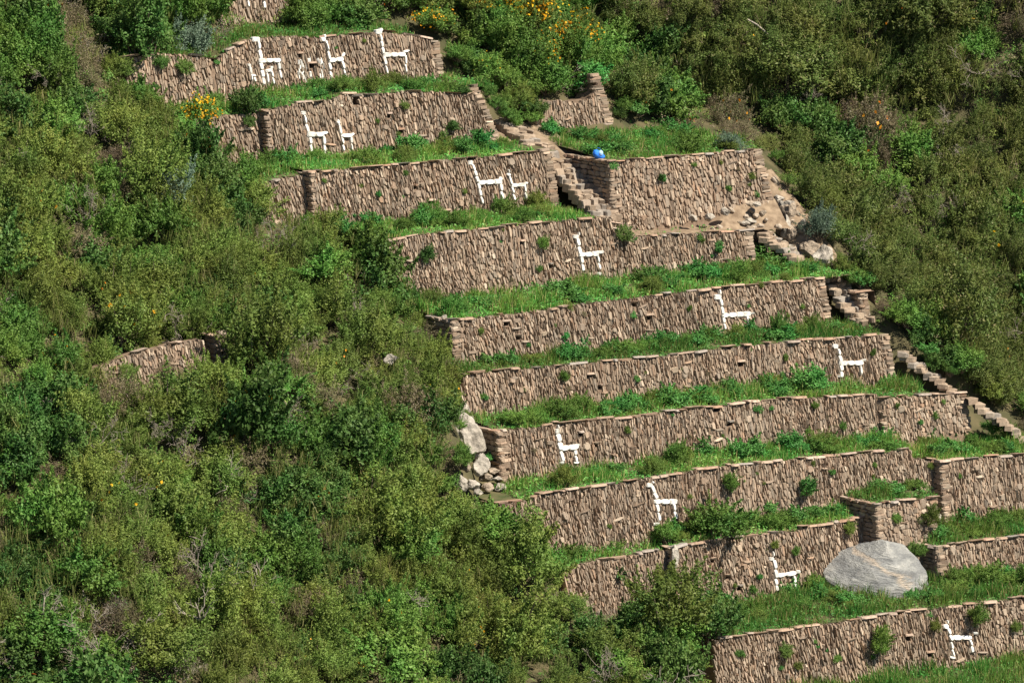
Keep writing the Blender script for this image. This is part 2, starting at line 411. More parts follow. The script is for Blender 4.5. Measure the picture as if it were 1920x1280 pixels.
def make_wall(key, lip, n0, b=0.0, zfoot=0.0, end_bat=0.16, left_bat=0.0, ret=0.0, holes=(), label='', strokes=(),
              caps=0.74, white_box=None, seed=1, sizes=(0.04, 0.10, 0.16, 0.50), quoin_l=False, quoin_r=True, thick=1.1, cat='stone wall', joints=()):
    """lip: pixels of the top edge, set on the upright plane n = n0 + b (u - 10). The face leans back by BAT."""
    r = random.Random(seed)
    w = Wall(); w.key = key; w.n0, w.b = n0, b
    P = [at_n(x, y, n0, b) for x, y in lip]
    T = (EU + EN * b).normalized()                  # along the wall
    I = EZ.cross(T)                                 # into the hill
    O = P[0].copy(); O.z = 0
    ss = [(p - O).dot(T) for p in P]; zs = [p.z for p in P]
    w.T, w.I, w.O = T, I, O
    w.s0, w.s1 = ss[0], ss[-1]
    w.zlip = lambda s: float(np.interp(s, ss, zs))
    zt = sum(zs) / len(zs)
    w.zfoot = zfoot
    zf = zfoot if callable(zfoot) else (lambda s: zfoot)
    w.zf = zf
    # the face: reference plane through the lip, lower points further out
    zref = zt
    def pt(s, z, out=0.0): return O + T * s - I * (BAT * (zref - z) + out) + EZ * z
    w.pt = pt
    nrm = (I * -1 + EZ * BAT).normalized()
    w.nrm = nrm
    def hit(px, py):
        d = ray(px, py)
        p0 = pt(0, zref)
        p = CAM + d * ((p0 - CAM).dot(nrm) / d.dot(nrm))
        return (p - O).dot(T), p.z
    w.hit = hit
    up = nrm.cross(T).normalized()
    if up.z < 0: up = -up
    R = Matrix((T, -nrm, up)).transposed()          # local x, y (inward), z
    w.R = R
    mid = (w.s0 + w.s1) / 2
    root = empty('terrace_wall', pt(mid, zf(mid)))
    tag(root, label, cat, 'stone terrace walls')
    w.root = root
    base = root.location.copy()
    send = lambda z: w.s1 + end_bat * (w.zlip(w.s1) - z)
    sbeg = lambda z: w.s0 - left_bat * (w.zlip(w.s0) - z)
    w.send, w.sbeg = send, sbeg
    # ---- core
    rec = 0.07
    hole_sh = [(hit(hx, hy), hw / 45.0, hh / 45.0) for hx, hy, hw, hh in holes]
    V, Fs = [], []
    grid = [w.s0, w.s1] + [s for s in ss] + list(np.arange(w.s0, w.s1, 0.7))
    for q, hw, hv in hole_sh: grid = [g for g in grid if abs(g - q[0]) > hw / 2] + [q[0] - hw / 2, q[0] + hw / 2]
    grid = sorted(set(grid))
    m = len(grid)
    def cp(i, z, out=None):
        sv = grid[i]
        if i == m - 1: sv = send(z) - 0.14
        elif i == 0: sv = sbeg(z) + 0.14
        return pt(sv, z, -rec if out is None else out) - base
    def quad(*p):
        o_ = len(V); V.extend(p); Fs.append((o_, o_ + 1, o_ + 2, o_ + 3))
    for i in range(m - 1):
        sa, sb_ = grid[i], grid[i + 1]
        la, lb = w.zlip(sa) - 0.09, w.zlip(sb_) - 0.09
        ba, bb = zf(sa) - 0.7, zf(sb_) - 0.7
        hs_ = [(q[1] - hv / 2, q[1] + hv / 2) for q, hw, hv in hole_sh if abs((sa + sb_) / 2 - q[0]) < hw / 2 - 1e-4]
        if hs_:
            h0, h1 = hs_[0]
            quad(cp(i, ba), cp(i + 1, bb), cp(i + 1, h0), cp(i, h0)); quad(cp(i, h1), cp(i + 1, h1), cp(i + 1, lb), cp(i, la))
            D_ = -.5
            quad(cp(i, h0, D_), cp(i + 1, h0, D_), cp(i + 1, h1, D_), cp(i, h1, D_))
            quad(cp(i, h0), cp(i + 1, h0), cp(i + 1, h0, D_), cp(i, h0, D_)); quad(cp(i, h1), cp(i, h1, D_), cp(i + 1, h1, D_), cp(i + 1, h1))
            quad(cp(i, h0), cp(i, h0, D_), cp(i, h1, D_), cp(i, h1)); quad(cp(i + 1, h0), cp(i + 1, h1), cp(i + 1, h1, D_), cp(i + 1, h0, D_))
        else:
            quad(cp(i, ba), cp(i + 1, bb), cp(i + 1, lb), cp(i, la))
        ta, tb = pt(sa, la, -thick) - base, pt(sb_, lb, -thick) - base
        quad(cp(i, la), cp(i + 1, lb), tb, ta)
        quad(ta, tb, pt(sb_, bb, -thick - BAT * (lb - bb)) - base, pt(sa, ba, -thick - BAT * (la - ba)) - base)
    for i in (0, m - 1):
        la, ba = w.zlip(grid[i]) - .09, zf(grid[i]) - .7
        quad(cp(i, la), cp(i, ba), pt(grid[i], ba, -thick - BAT * (la - ba)) - base, pt(grid[i], la, -thick) - base)
    link('core', py_mesh('core', V, Fs, M['mortar']), root)
    # ---- face stones
    stroke_sh = [([hit(*q) for q in pts], wd / 45.0) for pts, wd in strokes]
    joint_sh = [hit(*q)[0] for q in joints]
    wb = None
    if white_box:
        a_, b_ = hit(white_box[0], white_box[3]), hit(white_box[2], white_box[1])
        wb = (a_[0], b_[0], a_[1], b_[1])
    items, whites = [], []
    s = w.s0 - 0.1 + (0.4 if quoin_l else 0)
    smax = send(zf(w.s1)) - 0.05
    wl, wh, hl, hh = sizes
    lean0 = r.uniform(-.2, -.1)
    while s < smax:
        cw = (wl + (wh - wl) * r.random() ** 1.2 * (1.7 if r.random() < .1 else 1)) * (1 + .45 * max(-.6, mnoise.noise(Vector((s * .28, seed * 3.3, 0)))))
        sc = s + cw / 2
        z = zf(min(max(sc, w.s0), w.s1)) - r.uniform(0.1, 0.35)
        ztop = w.zlip(min(max(sc, w.s0), w.s1)) - 0.08
        while z < ztop - 0.05:
            h = r.uniform(hl, hh) * (1.0 if r.random() > .2 else 0.6) * (1 + .5 * mnoise.noise(Vector((sc * .5, z * .6, seed))))
            if z + h > ztop: h = max(0.14, ztop - z + r.uniform(-.02, .05))
            zc = z + h / 2
            x = sc + r.uniform(-.03, .03)
            z += h * 0.985
            lim_r = send(zc) - (0.34 if quoin_r else 0.03)
            if x + cw * .35 > lim_r or x - cw * .4 < sbeg(zc) + (0.3 if quoin_l else 0): continue
            if any(abs(x - j) < .09 for j in joint_sh): continue
            skip = False
            for pts, wd in stroke_sh:
                for a_, b_ in zip(pts[:-1], pts[1:]):
                    if seg_dist((x, zc), a_, b_) < wd * .5 + cw * .36 or seg_dist((x, zc + h * .4), a_, b_) < wd * .5 + cw * .1 or seg_dist((x, zc - h * .4), a_, b_) < wd * .5 + cw * .1: skip = True
            if skip:
                h *= 0.5
                ok = all(seg_dist((x, zc), a_, b_) > wd * .5 + cw * .3 for pts, wd in stroke_sh for a_, b_ in zip(pts[:-1], pts[1:]))
                if not ok: continue
            if any(abs(x - q[0]) < hw / 2 + cw * .3 and abs(zc - q[1]) < hv / 2 + h * .35 for q, hw, hv in hole_sh): continue
            if r.random() < .018: continue
            prot = r.uniform(-0.03, 0.03) + (0.045 if r.random() < .07 else 0)
            depth = 0.2 + prot
            lean = lean0 + 0.16 * mnoise.noise(Vector((x * .5, zc * .7, seed))) + r.uniform(-.13, .13)
            mx = Matrix.Translation(pt(x, zc, -0.2) - base) @ R.to_4x4() @ Matrix.Rotation(lean, 4, 'Y') @ Matrix.Diagonal((cw * r.uniform(.98, 1.22), depth, h * r.uniform(1.0, 1.1), 1))
            if wb and wb[0] < x < wb[1] and wb[2] < zc < wb[3] and r.random() < .38:
                whites.append((r.randrange(len(WHITES)), mx)); continue
            items.append((cw * h, r.randrange(len(STONES)), mx))
        s += cw * 0.93
    for _ in range(int((w.s1 - w.s0) * (zt - zf(mid)) * .55)):
        x = r.uniform(w.s0 + .5, w.s1 - .5); zc = r.uniform(zf(x) + .1, w.zlip(x) - .35)
        bw, bh = (r.uniform(.14, .36), r.uniform(.16, .36)) if r.random() < .7 else (r.uniform(.3, .55), r.uniform(.07, .12))
        if any(seg_dist((x, zc), a_, b_) < .34 for pts, wd in stroke_sh for a_, b_ in zip(pts[:-1], pts[1:])): continue
        if any(abs(x - q[0]) < hw / 2 + bw * .55 and abs(zc - q[1]) < hv / 2 + bh * .6 for q, hw, hv in hole_sh): continue
        mx = Matrix.Translation(pt(x, zc, -0.2) - base) @ R.to_4x4() @ Matrix.Rotation(r.uniform(-.25, .15), 4, 'Y') @ Matrix.Diagonal((bw, 0.2 + r.uniform(.035, .085), bh, 1))
        items.append((bw * bh + .2, r.randrange(len(STONES)), mx))
    items.sort(key=lambda t: -t[0])
    for a_, k, mx in items[:300]:
        o = link('stone', STONES[k], root); o.matrix_local = mx
    if len(items) > 300:
        o = link('small_stones', joined('small_stones', STONE_ARR, [(k, mx) for a_, k, mx in items[300:]], M['stone']), root)
        tag(o, kind='stuff')
    for k, mx in whites:
        o = link('white_stone', WHITES[k], root); o.matrix_local = mx
    # ---- lintels over the drain holes
    for q, hw, hv in hole_sh:
        mx = Matrix.Translation(pt(q[0], q[1] + hv * .62, -0.2) - base) @ R.to_4x4() @ Matrix.Diagonal((hw * 1.5, 0.30, 0.09, 1))
        o = link('lintel', CAPS[r.randrange(len(CAPS))], root); o.matrix_local = mx
        # the hole itself is a dark recess behind the face
    # ---- quoins, laid flat
    def quoin_col(edge, side):
        z = zf(w.s1 if side > 0 else w.s0) - 0.2
        top = w.zlip(w.s1 if side > 0 else w.s0) - 0.06
        while z < top:
            h = r.uniform(.07, .16); L = r.uniform(.28, .62)
            e = edge(z + h / 2)
            mx = Matrix.Translation(pt(e - side * L / 2 + side * r.uniform(-.03, .05), z + h / 2, -0.25) - base) @ R.to_4x4() @ Matrix.Rotation(r.uniform(-.03, .03), 4, 'Y') @ Matrix.Diagonal((L, 0.26 + r.uniform(0, .04), h * 1.03, 1))
            o = link('quoin', QUOINS[r.randrange(len(QUOINS))], root); o.matrix_local = mx
            z += h
    if quoin_r: quoin_col(send, 1)
    if quoin_l: quoin_col(sbeg, -1)
    # ---- cap stones
    s = w.s0 - 0.05
    while s < w.s1 + 0.05:
        L = r.uniform(.2, .9); h = r.uniform(.045, .11)
        if r.random() < caps:
            sc = min(s + L / 2, w.s1 - L * .3)
            z = w.zlip(sc) - h / 2 + r.uniform(-.045, .03)
            za, zb_ = w.zlip(sc - L * .4), w.zlip(sc + L * .4)
            ang = max(-.25, min(.25, -math.atan2(zb_ - za, L * .8)))
            mx = Matrix.Translation(pt(sc, z, -0.36) - base) @ R.to_4x4() @ Matrix.Rotation(ang + r.uniform(-.03, .03), 4, 'Y') @ Matrix.Diagonal((L * 1.02, 0.36 + r.uniform(0, .13), h, 1))
            o = link('cap_stone', CAPS[r.randrange(len(CAPS))], root); o.matrix_local = mx
        s += L
    # ---- return of the wall at its left end, seen in shade
    if ret > 0:
        Rr = Matrix((-I, T, EZ)).transposed()
        z = zf(w.s0) - 0.3
        zl = w.zlip(w.s0) - .03
        while z < zl:
            h = r.uniform(.12, .24)
            if z + h > zl: h = max(.07, zl - z)
            t = 0.08 - r.uniform(0, .2)
            while t < ret:
                L = r.uniform(.28, .7)
                back = t + L / 2 - BAT * (z - zref)*0 
                c = O + T * (sbeg(z) + 0.2) + I * (t + L / 2 + BAT * (z - zref)) + EZ * (z + h / 2)
                mx = Matrix.Translation(c - base) @ Rr.to_4x4() @ Matrix.Diagonal((L * 1.0, 0.2 + r.uniform(0, .05), h * 1.0, 1))
                o = link('stone', STONES[r.randrange(len(STONES))], root); o.matrix_local = mx
                t += L
            z += h
        V = [O + T * (sbeg(zz) + .16) + I * (t + BAT * (zz - zref)) + EZ * zz - base for zz in (zf(w.s0) - .5, zl - .03) for t in (0.16, ret)]
        V += [v + T * 0.8 for v in V]
        link('core', py_mesh('core', V, [(0, 1, 3, 2), (4, 6, 7, 5), (2, 3, 7, 6), (1, 5, 7, 3)], M['mortar']), root)
        t = 0.1
        while t < ret:                               # caps along the return
            L = r.uniform(.3, .6)
            mx = Matrix.Translation(O + T * (w.s0 + .3) + I * (t + L / 2 + BAT * (zl - zref)) + EZ * (zl - .03) - base) @ Rr.to_4x4() @ Matrix.Diagonal((L, 0.36, 0.12, 1))
            o = link('cap_stone', CAPS[r.randrange(len(CAPS))], root); o.matrix_local = mx
            t += L
    WALLS[key] = w
    return w

# ---- the llamas: (part, pixel stroke points, width in px)
def H(x, y, w, h): return ('head', [(x - w / 2 + h / 2, y), (x + w / 2 - h / 2, y)], h)
LLAMAS = {
 'W0': [('tall white llama of which only the legs show, topmost ruined wall', [('body', [(462, -14), (494, -15)], 8), ('leg', [(463, -10), (466, 14)], 4), ('leg', [(494, -10), (496, 17)], 4.5), ('neck', [(460, -16), (455, -50)], 6), H(451, -52, 14, 8)])],
 'W1': [
  ('large white llama standing over a tiny one on the three-llama wall', [H(480, 75, 16, 9), ('neck', [(484.5, 77), (489, 112)], 6.5), ('body', [(488, 115), (523, 114)], 8), ('leg', [(489, 119), (495, 160)], 6), ('leg', [(522, 117), (527, 148)], 5)]),
  ('tiny white llama under the belly of the large one', [H(509, 127, 5, 4), ('body', [(500, 134), (509, 132)], 5), ('leg', [(509, 134), (513, 159)], 4.5), ('leg', [(501, 137), (502, 157)], 3.5)]),
  ('small faint white llama in front of the large one with the tiny one below', [H(467, 123, 6, 5), ('neck', [(468, 125), (471, 140)], 4), ('leg', [(471, 140), (472, 152)], 4), ('body', [(472, 141), (478, 143)], 4), ('leg', [(477, 145), (478, 154)], 4)]),
  ('slim white llama amid scattered white stones on the three-llama wall', [H(606, 75, 11, 8), ('ear', [(608.5, 66), (609, 72)], 3.5), ('neck', [(612, 78), (615, 96), (617, 114)], 4.5), ('body', [(619, 114), (641, 112)], 8), ('tail', [(641, 107), (645, 101)], 4), ('leg', [(617, 119), (621, 149)], 4.5), ('leg', [(642, 115), (648, 147)], 5)]),
  ('white llama with long level back nearest the end of the three-llama wall', [H(710, 61, 13, 8), ('ear', [(714.5, 54), (715, 59)], 3.5), ('neck', [(713, 66), (719, 102)], 5.5), ('body', [(722, 104), (757, 103)], 7.5), ('tail', [(757, 98), (766, 96)], 3.5), ('leg', [(720, 108), (726, 140)], 5), ('leg', [(760, 106), (761, 137)], 4.5)])],
 'W2': [
  ('larger white llama of the pair on the wall below the three-llama wall', [H(568.6, 213, 10.5, 7), ('neck', [(571, 217), (577.5, 250)], 5), ('body', [(579, 253), (604, 253)], 9), ('tail', [(604, 251), (612, 249.5)], 5), ('leg', [(581.5, 258), (583.5, 286)], 4.5), ('leg', [(607, 256), (609, 290)], 5)]),
  ('smaller white llama of the pair on the wall below the three-llama wall', [H(634, 230, 7, 5.5), ('ear', [(633.5, 225), (634, 228)], 2.5), ('neck', [(635.5, 233), (639.5, 254)], 4), ('body', [(641, 255), (658, 255)], 6.5), ('tail', [(659, 254), (662, 251)], 3), ('leg', [(641, 258), (644.5, 284)], 4), ('leg', [(658, 257), (659.5, 283)], 4)])],
 'W3': [
  ('larger white llama of the pair on the wall beside the stairs', [H(882, 306, 10, 8), ('neck', [(886, 309), (890, 321), (895.5, 342)], 5.5), ('body', [(900, 343.5), (938, 341)], 8.5), ('tail', [(938, 335), (939, 336.5)], 5), ('leg', [(896.5, 346), (899, 356), (905, 383)], 5), ('leg', [(939, 344), (941.5, 376)], 6)]),
  ('smaller white llama of the pair on the wall beside the stairs', [H(953, 328, 8, 5), ('ear', [(953.6, 319), (954.2, 325)], 3), ('neck', [(955, 330), (958.5, 348)], 4), ('body', [(960, 348.5), (984, 347)], 6.5), ('tail', [(985, 344), (987, 343.5)], 3), ('leg', [(960.5, 351), (964.5, 377)], 4), ('leg', [(984, 349), (986, 374)], 4)])],
 'W4': [('lone white llama with raised ear on the tall wall below the stairs', [H(1079.7, 444.5, 12, 6.5), ('ear', [(1085.6, 436), (1085.2, 442)], 3.5), ('neck', [(1082.5, 447), (1087.5, 479)], 6.5), ('body', [(1088, 478.5), (1119, 476.5)], 8.5), ('tail', [(1120, 474), (1129.5, 473)], 5), ('leg', [(1089.5, 482), (1093.5, 509)], 5.5), ('leg', [(1121, 481), (1124.5, 506)], 4.5), ('foot', [(1122, 514), (1125, 514)], 5)])],
 'W5': [('white llama with a round head and tall ear on the wall beside short stairs', [H(1346, 557.7, 15, 9.5), ('ear', [(1349.5, 543.5), (1350.5, 553)], 4.5), ('neck', [(1351, 561), (1354.5, 590)], 5), ('body', [(1356.5, 592), (1404, 589)], 8.5), ('tail', [(1407.5, 588), (1413, 587.5)], 3), ('leg', [(1356, 596), (1359.5, 618)], 5.5), ('leg', [(1401.5, 592.5), (1403.5, 614)], 5.5)])],
 'W6': [('white llama with a detached round head beside a bright green bush', [H(1566, 650, 12.5, 8.5), ('neck', [(1572.5, 655), (1576, 678)], 6), ('body', [(1576, 681.5), (1615, 681)], 8.5), ('tail', [(1616, 677), (1622, 675)], 3.5), ('leg', [(1577, 685), (1577.5, 708)], 6), ('foot', [(1572, 706), (1575, 706)], 3.5), ('leg', [(1613, 684), (1615, 703)], 5)])],
 'W7': [('stocky white llama near the shaded end of its wall', [H(1045, 809, 8.5, 8), ('ear', [(1046.5, 797), (1046.5, 804)], 3.5), ('neck', [(1046.5, 815), (1051, 844)], 8.5), ('body', [(1055, 841), (1080, 838)], 9.5), ('tail', [(1081, 835.5), (1085, 834.5)], 3.5), ('leg', [(1051, 846), (1056, 866)], 5), ('foot', [(1051, 868.5), (1055.5, 868)], 4), ('leg', [(1078, 843), (1080.5, 866)], 6), ('foot', [(1077, 867.5), (1083.5, 867)], 4)])],
 'W8': [('white llama with square body beside the largest leafy bush', [H(1217.5, 910, 12, 7), ('ear', [(1223, 904.5), (1225, 904)], 3), ('neck', [(1222.5, 911.5), (1226, 924), (1231, 935)], 6), ('body', [(1229, 940.7), (1266, 940.7)], 8.5), ('leg', [(1231, 945), (1236.5, 977)], 5), ('foot', [(1226, 983), (1235, 982)], 4.5), ('leg', [(1263, 944), (1267.5, 973)], 6), ('foot', [(1259, 978), (1263, 978)], 4)])],
 'W9': [('thin white llama on the wall beside the big grey boulder', [H(1446.5, 1048, 10, 6), ('ear', [(1449.5, 1034), (1450.5, 1043)], 3.5), ('neck', [(1452, 1051), (1455, 1084)], 6), ('body', [(1459, 1079), (1489.5, 1074.5)], 7.5), ('tail', [(1494, 1072.3), (1498, 1071.8)], 5), ('leg', [(1454, 1086), (1456.5, 1108)], 5), ('leg', [(1489, 1080), (1492, 1107)], 5.5)])],
 'W10': [('white llama partly behind hanging leaves on the lowest wall', [H(1773, 1174.5, 11, 7), ('ear', [(1776.5, 1163), (1776.5, 1169)], 3.5), ('neck', [(1778, 1178), (1784.5, 1201)], 6), ('body', [(1788, 1195.5), (1818, 1195)], 7.5), ('tail', [(1825, 1187), (1831, 1187)], 4), ('leg', [(1784, 1204), (1787.5, 1231)], 5), ('foot', [(1782.5, 1232), (1788, 1233)], 4), ('leg', [(1819, 1199), (1823, 1223)], 5)])],
}
def strokes_of(key):
    return [(p, w_) for lab, parts in LLAMAS.get(key, []) for nm, p, w_ in parts]
def build_llamas(key):
    w = WALLS[key]
    r = random.Random(hash(len(key)) + 5)
    for lab, parts in LLAMAS.get(key, []):
        allp = [w.hit(*q) for nm, p, wd in parts for q in p]
        s_m = sum(q[0] for q in allp) / len(allp); z_b = min(q[1] for q in allp)
        root = empty('llama_figure', w.pt(s_m, z_b))
        tag(root, lab, 'llama figure', 'white stone llamas set in the walls')
        base = root.location.copy()
        for nm, p, wd in parts:
            q = [Vector((*w.hit(*c), 0)) for c in p]
            wd_m = wd / 40.0
            items = []
            for a, c in zip(q[:-1], q[1:]):
                L = (c - a).length
                horizontal = abs(c.x - a.x) > abs(c.y - a.y)
                full = L + (wd_m * (0.9 if nm in ('head', 'body', 'foot', 'tail') else 0.25))
                k = max(1, round(full / (0.34 if nm != 'body' else 0.42)))
                d = (c - a).normalized() if L > 1e-6 else Vector((1, 0, 0))
                mid = (a + c) / 2
                for i in range(k):
                    t = (i + .5) / k - .5
                    c2 = mid + d * (t * full)
                    ang = math.atan2(d.y, d.x)
                    l_, h_ = full / k * r.uniform(.98, 1.06), wd_m * r.uniform(.92, 1.1)
                    rot = -ang + r.uniform(-.04, .04)
                    mx = Matrix.Translation(w.pt(c2.x, c2.y, -0.155) - base) @ w.R.to_4x4() @ Matrix.Rotation(rot, 4, 'Y') @ Matrix.Diagonal((l_, 0.21 + r.uniform(0, .03), h_, 1))
                    items.append((r.randrange(len(WHITES)), mx))
            link(nm, joined(nm, WHITE_ARR, items, M['white']), root)

Z = {1: 11.95, 2: 9.55, 3: 7.05, 4: 4.6, 5: 1.6, 6: -.55, 7: -2.5, 8: -4.75, 9: -7.15, 10: -9.75, 11: -12.5}
make_wall('W0', [(405, -75), (470, -78), (535, -80)], 15.4, 0, 12.2, strokes=strokes_of('W0'), seed=10, quoin_r=True,
          label='ruined stone wall fragment with white streaks above the three-llama wall')
make_wall('W1', [(232, 108), (300, 98), (372, 104), (400, 112), (430, 92), (468, 72), (540, 66), (600, 70), (650, 64), (720, 58), (775, 66), (822, 76)], 12.1, 0, Z[2] - .05, end_bat=.1,
          holes=[(563, 105, 8, 8), (586, 124, 12, 9)], strokes=strokes_of('W1'), white_box=(560, 112, 608, 154), caps=.35, seed=11, joints=[(402, 130)],
          label='ragged-topped stone terrace wall carrying three white llamas and scattered white stones')
make_wall('W2L', [(366, 222), (430, 214), (494, 211)], 9.35, 0, Z[3], seed=121, caps=.3, quoin_r=False, end_bat=0,
          label='overgrown set-back end of the wall below the three-llama wall')
make_wall('W2', [(496, 206), (560, 192), (620, 186), (650, 174), (700, 176), (760, 170), (830, 172), (880, 176), (893, 160), (897, 162)], 8.95, 0, Z[3] + .1, end_bat=.42, ret=.45,
          holes=[(668, 190, 14, 16), (730, 218, 9, 8), (752, 247, 11, 7)], strokes=strokes_of('W2'), caps=.55, seed=12,
          label='stone terrace wall with one large and one small llama and a dark bush on its face')
make_wall('W3L', [(488, 345), (540, 330), (579, 326)], 5.85, 0, Z[4], seed=131, caps=.2, quoin_r=False, end_bat=0,
          label='low ruined set-back end of the two-llama wall beside the stairs')
make_wall('W3', [(581, 322), (660, 315), (760, 306), (900, 294), (960, 288), (1032, 282)], 5.45, 0, Z[4], end_bat=.14, ret=.4,
          holes=[(810, 380, 12, 7), (838, 398, 12, 6), (780, 352, 7, 6)], strokes=strokes_of('W3'), seed=13,
          label='stone terrace wall with one large and one small llama ending at the long stairs')
RBU = 0
make_wall('RB', [(1141, 302), (1200, 298), (1250, 294), (1330, 287), (1427, 279)], 3.45, 0, lambda s: 3.75 + .06 * s, end_bat=.2, ret=3.0, quoin_l=True, seed=14, sizes=(.06, .17, .16, .5),
          strokes=[([(1334, 350), (1344, 363)], 4), ([(1352, 350), (1346, 362)], 4)],
          label='pale stone bastion wall with a shaded side face beside the long stairs')
make_wall('WB', [(1003, 195), (1040, 186), (1080, 190), (1104, 184), (1116, 166), (1123, 142), (1126, 140)], 9.6, 0, 6.9, end_bat=.28, seed=15, caps=.2,
          label='small ruined stone wall with a pointed corner above the blue bag')
make_wall('W4', [(722, 452), (780, 440), (900, 428), (1000, 418), (1080, 410), (1140, 405), (1150, 408), (1155, 425), (1168, 440)], 1.74, 0, Z[5] + .05, end_bat=0, quoin_r=False,
          holes=[(980, 456, 8, 7), (1033, 500, 9, 8)], strokes=strokes_of('W4'), seed=16,
          label='tall stone terrace wall with a single llama and a dark shrub on its face')
make_wall('W4R', [(1169, 443), (1200, 440), (1290, 438), (1380, 432), (1412, 430)], 1.72, 0, Z[5] + .05, end_bat=.04, seed=17, caps=.7,
          label='lower stone wall section under the bare dirt ledge of the bastion')
make_wall('W5', [(846, 600), (920, 592), (1000, 582), (1100, 568), (1200, 556), (1330, 540), (1440, 530), (1545, 520)], -1.66, .02, Z[6], end_bat=.17, ret=1.3, quoin_l=True,
          holes=[(950, 607, 12, 8), (1190, 572, 11, 8), (1218, 596, 14, 9), (973, 634, 10, 8), (1250, 622, 8, 8)], strokes=strokes_of('W5'), seed=18,
          label='stone terrace wall with one llama, dark drain holes and a shaded end beside a pale rock')
make_wall('W6', [(868, 700), (960, 692), (1030, 686), (1100, 679), (1240, 667), (1390, 648), (1500, 638), (1640, 627), (1667, 625)], -4.05, -.03, Z[7], end_bat=.12, left_bat=.2,
          holes=[(1390, 683, 14, 9), (1107, 705, 11, 6), (1127, 727, 8, 8)], strokes=strokes_of('W6'), seed=19,
          label='stone terrace wall whose llama has a detached round head')
make_wall('W7', [(933, 808), (960, 803), (1010, 800), (1040, 792), (1100, 787), (1200, 778), (1300, 764), (1340, 762), (1400, 752), (1500, 745), (1648, 737)], -6.25, -.03, Z[8] + .05, end_bat=0, ret=1.5, quoin_l=True, quoin_r=False,
          holes=[(1090, 814, 9, 6), (1118, 835, 9, 7), (1345, 768, 16, 7), (1370, 795, 12, 7), (1150, 858, 8, 8)], strokes=strokes_of('W7'), seed=20,
          label='stone terrace wall whose stocky llama stands near its shaded end')
make_wall('W7R', [(1652, 747), (1700, 742), (1810, 736)], -6.62, 0, lambda s: Z[8] + .1, end_bat=.15, ret=.6, seed=21, quoin_l=False, sizes=(.06, .17, .16, .46),
          label='plain stone wall section set forward beside the edge stairs, without a llama')
make_wall('W8', [(930, 942), (985, 937), (1020, 925), (1090, 914), (1240, 892), (1345, 874), (1400, 868), (1500, 859), (1600, 850), (1709, 840), (1711, 857), (1757, 861)], -8.4, 0, Z[9] + .05, end_bat=0, quoin_r=False,
          holes=[(1018, 1000, 10, 9)], strokes=strokes_of('W8'), seed=22,
          label='stone terrace wall whose square-bodied llama stands beside the largest bush')
make_wall('W8R', [(1763, 864), (1840, 856), (1930, 850), (2010, 845)], -9.0, 0, -8.0, end_bat=0, ret=.5, quoin_l=True, seed=23, quoin_r=False,
          label='plain stone wall set forward above the short corner wall')
make_wall('W9L', [(1056, 1066), (1110, 1050), (1180, 1040), (1258, 1028)], -9.6, 0, Z[10] - .3, seed=24, caps=.4, quoin_r=False, end_bat=0,
          label='low overgrown stone wall behind the big olive bush')
make_wall('W9', [(1262, 1027), (1300, 1017), (1401, 1003), (1495, 993), (1502, 987), (1560, 979), (1622, 968)], -9.95, 0, Z[10], end_bat=0, quoin_r=False, ret=.35,
          holes=[(1337, 1052, 10, 7), (1365, 1082, 9, 6), (1388, 1103, 10, 8)], strokes=strokes_of('W9'), seed=25,
          label='stone terrace wall whose thin llama stands near the big grey boulder')
make_wall('PB', [(1641, 944), (1690, 938), (1758, 931)], -10.75, 0, -9.0, end_bat=-.1, ret=2.1, quoin_l=True, seed=26, sizes=(.07, .2, .14, .4), thick=.9,
          label='short square stone buttress with grassy top behind the big grey boulder')
make_wall('W9R', [(1757, 1024), (1840, 1012), (1930, 1002), (2010, 994)], -11.9, 0, Z[10], end_bat=0, ret=1.4, quoin_l=True, seed=27, quoin_r=False,
          label='short stone corner wall beside the big grey boulder')
make_wall('W10', [(1338, 1197), (1420, 1186), (1500, 1175), (1700, 1146), (1850, 1128), (1940, 1116), (2020, 1108)], -15.8, -.04, Z[11], end_bat=0, quoin_r=False,
          holes=[(1705, 1197, 11, 10), (1745, 1227, 12, 8)], strokes=strokes_of('W10'), seed=28,
          label='lowest stone terrace wall whose llama is partly behind hanging leaves')
_p = on_slope(290, 712)
make_wall('WL', [(168, 694), (230, 668), (300, 648), (386, 634)], uv(_p)[1] + .12, .0, lambda s: _p.z - .1, seed=29, caps=.25, quoin_r=False, end_bat=0, thick=.7,
          label='ruined grey stone wall alone in the thicket, away from the terraces')
_q = on_slope(415, 678)
make_wall('WL2', [(400, 628), (428, 622)], uv(_q)[1] + .0, 0, _q.z - .1, seed=30, caps=.5, quoin_r=True, ret=.5, end_bat=.05, thick=.6,
          label='stub of coursed grey stones beside the ruined wall in the thicket')
make_wall('RS5', [(1612, 547), (1626, 545)], -2.0, 0, -.5, seed=31, caps=.9, ret=2.0, end_bat=.1, quoin_l=False,
          label='narrow stone side wall of the short stairs')
for k in list(WALLS): build_llamas(k)

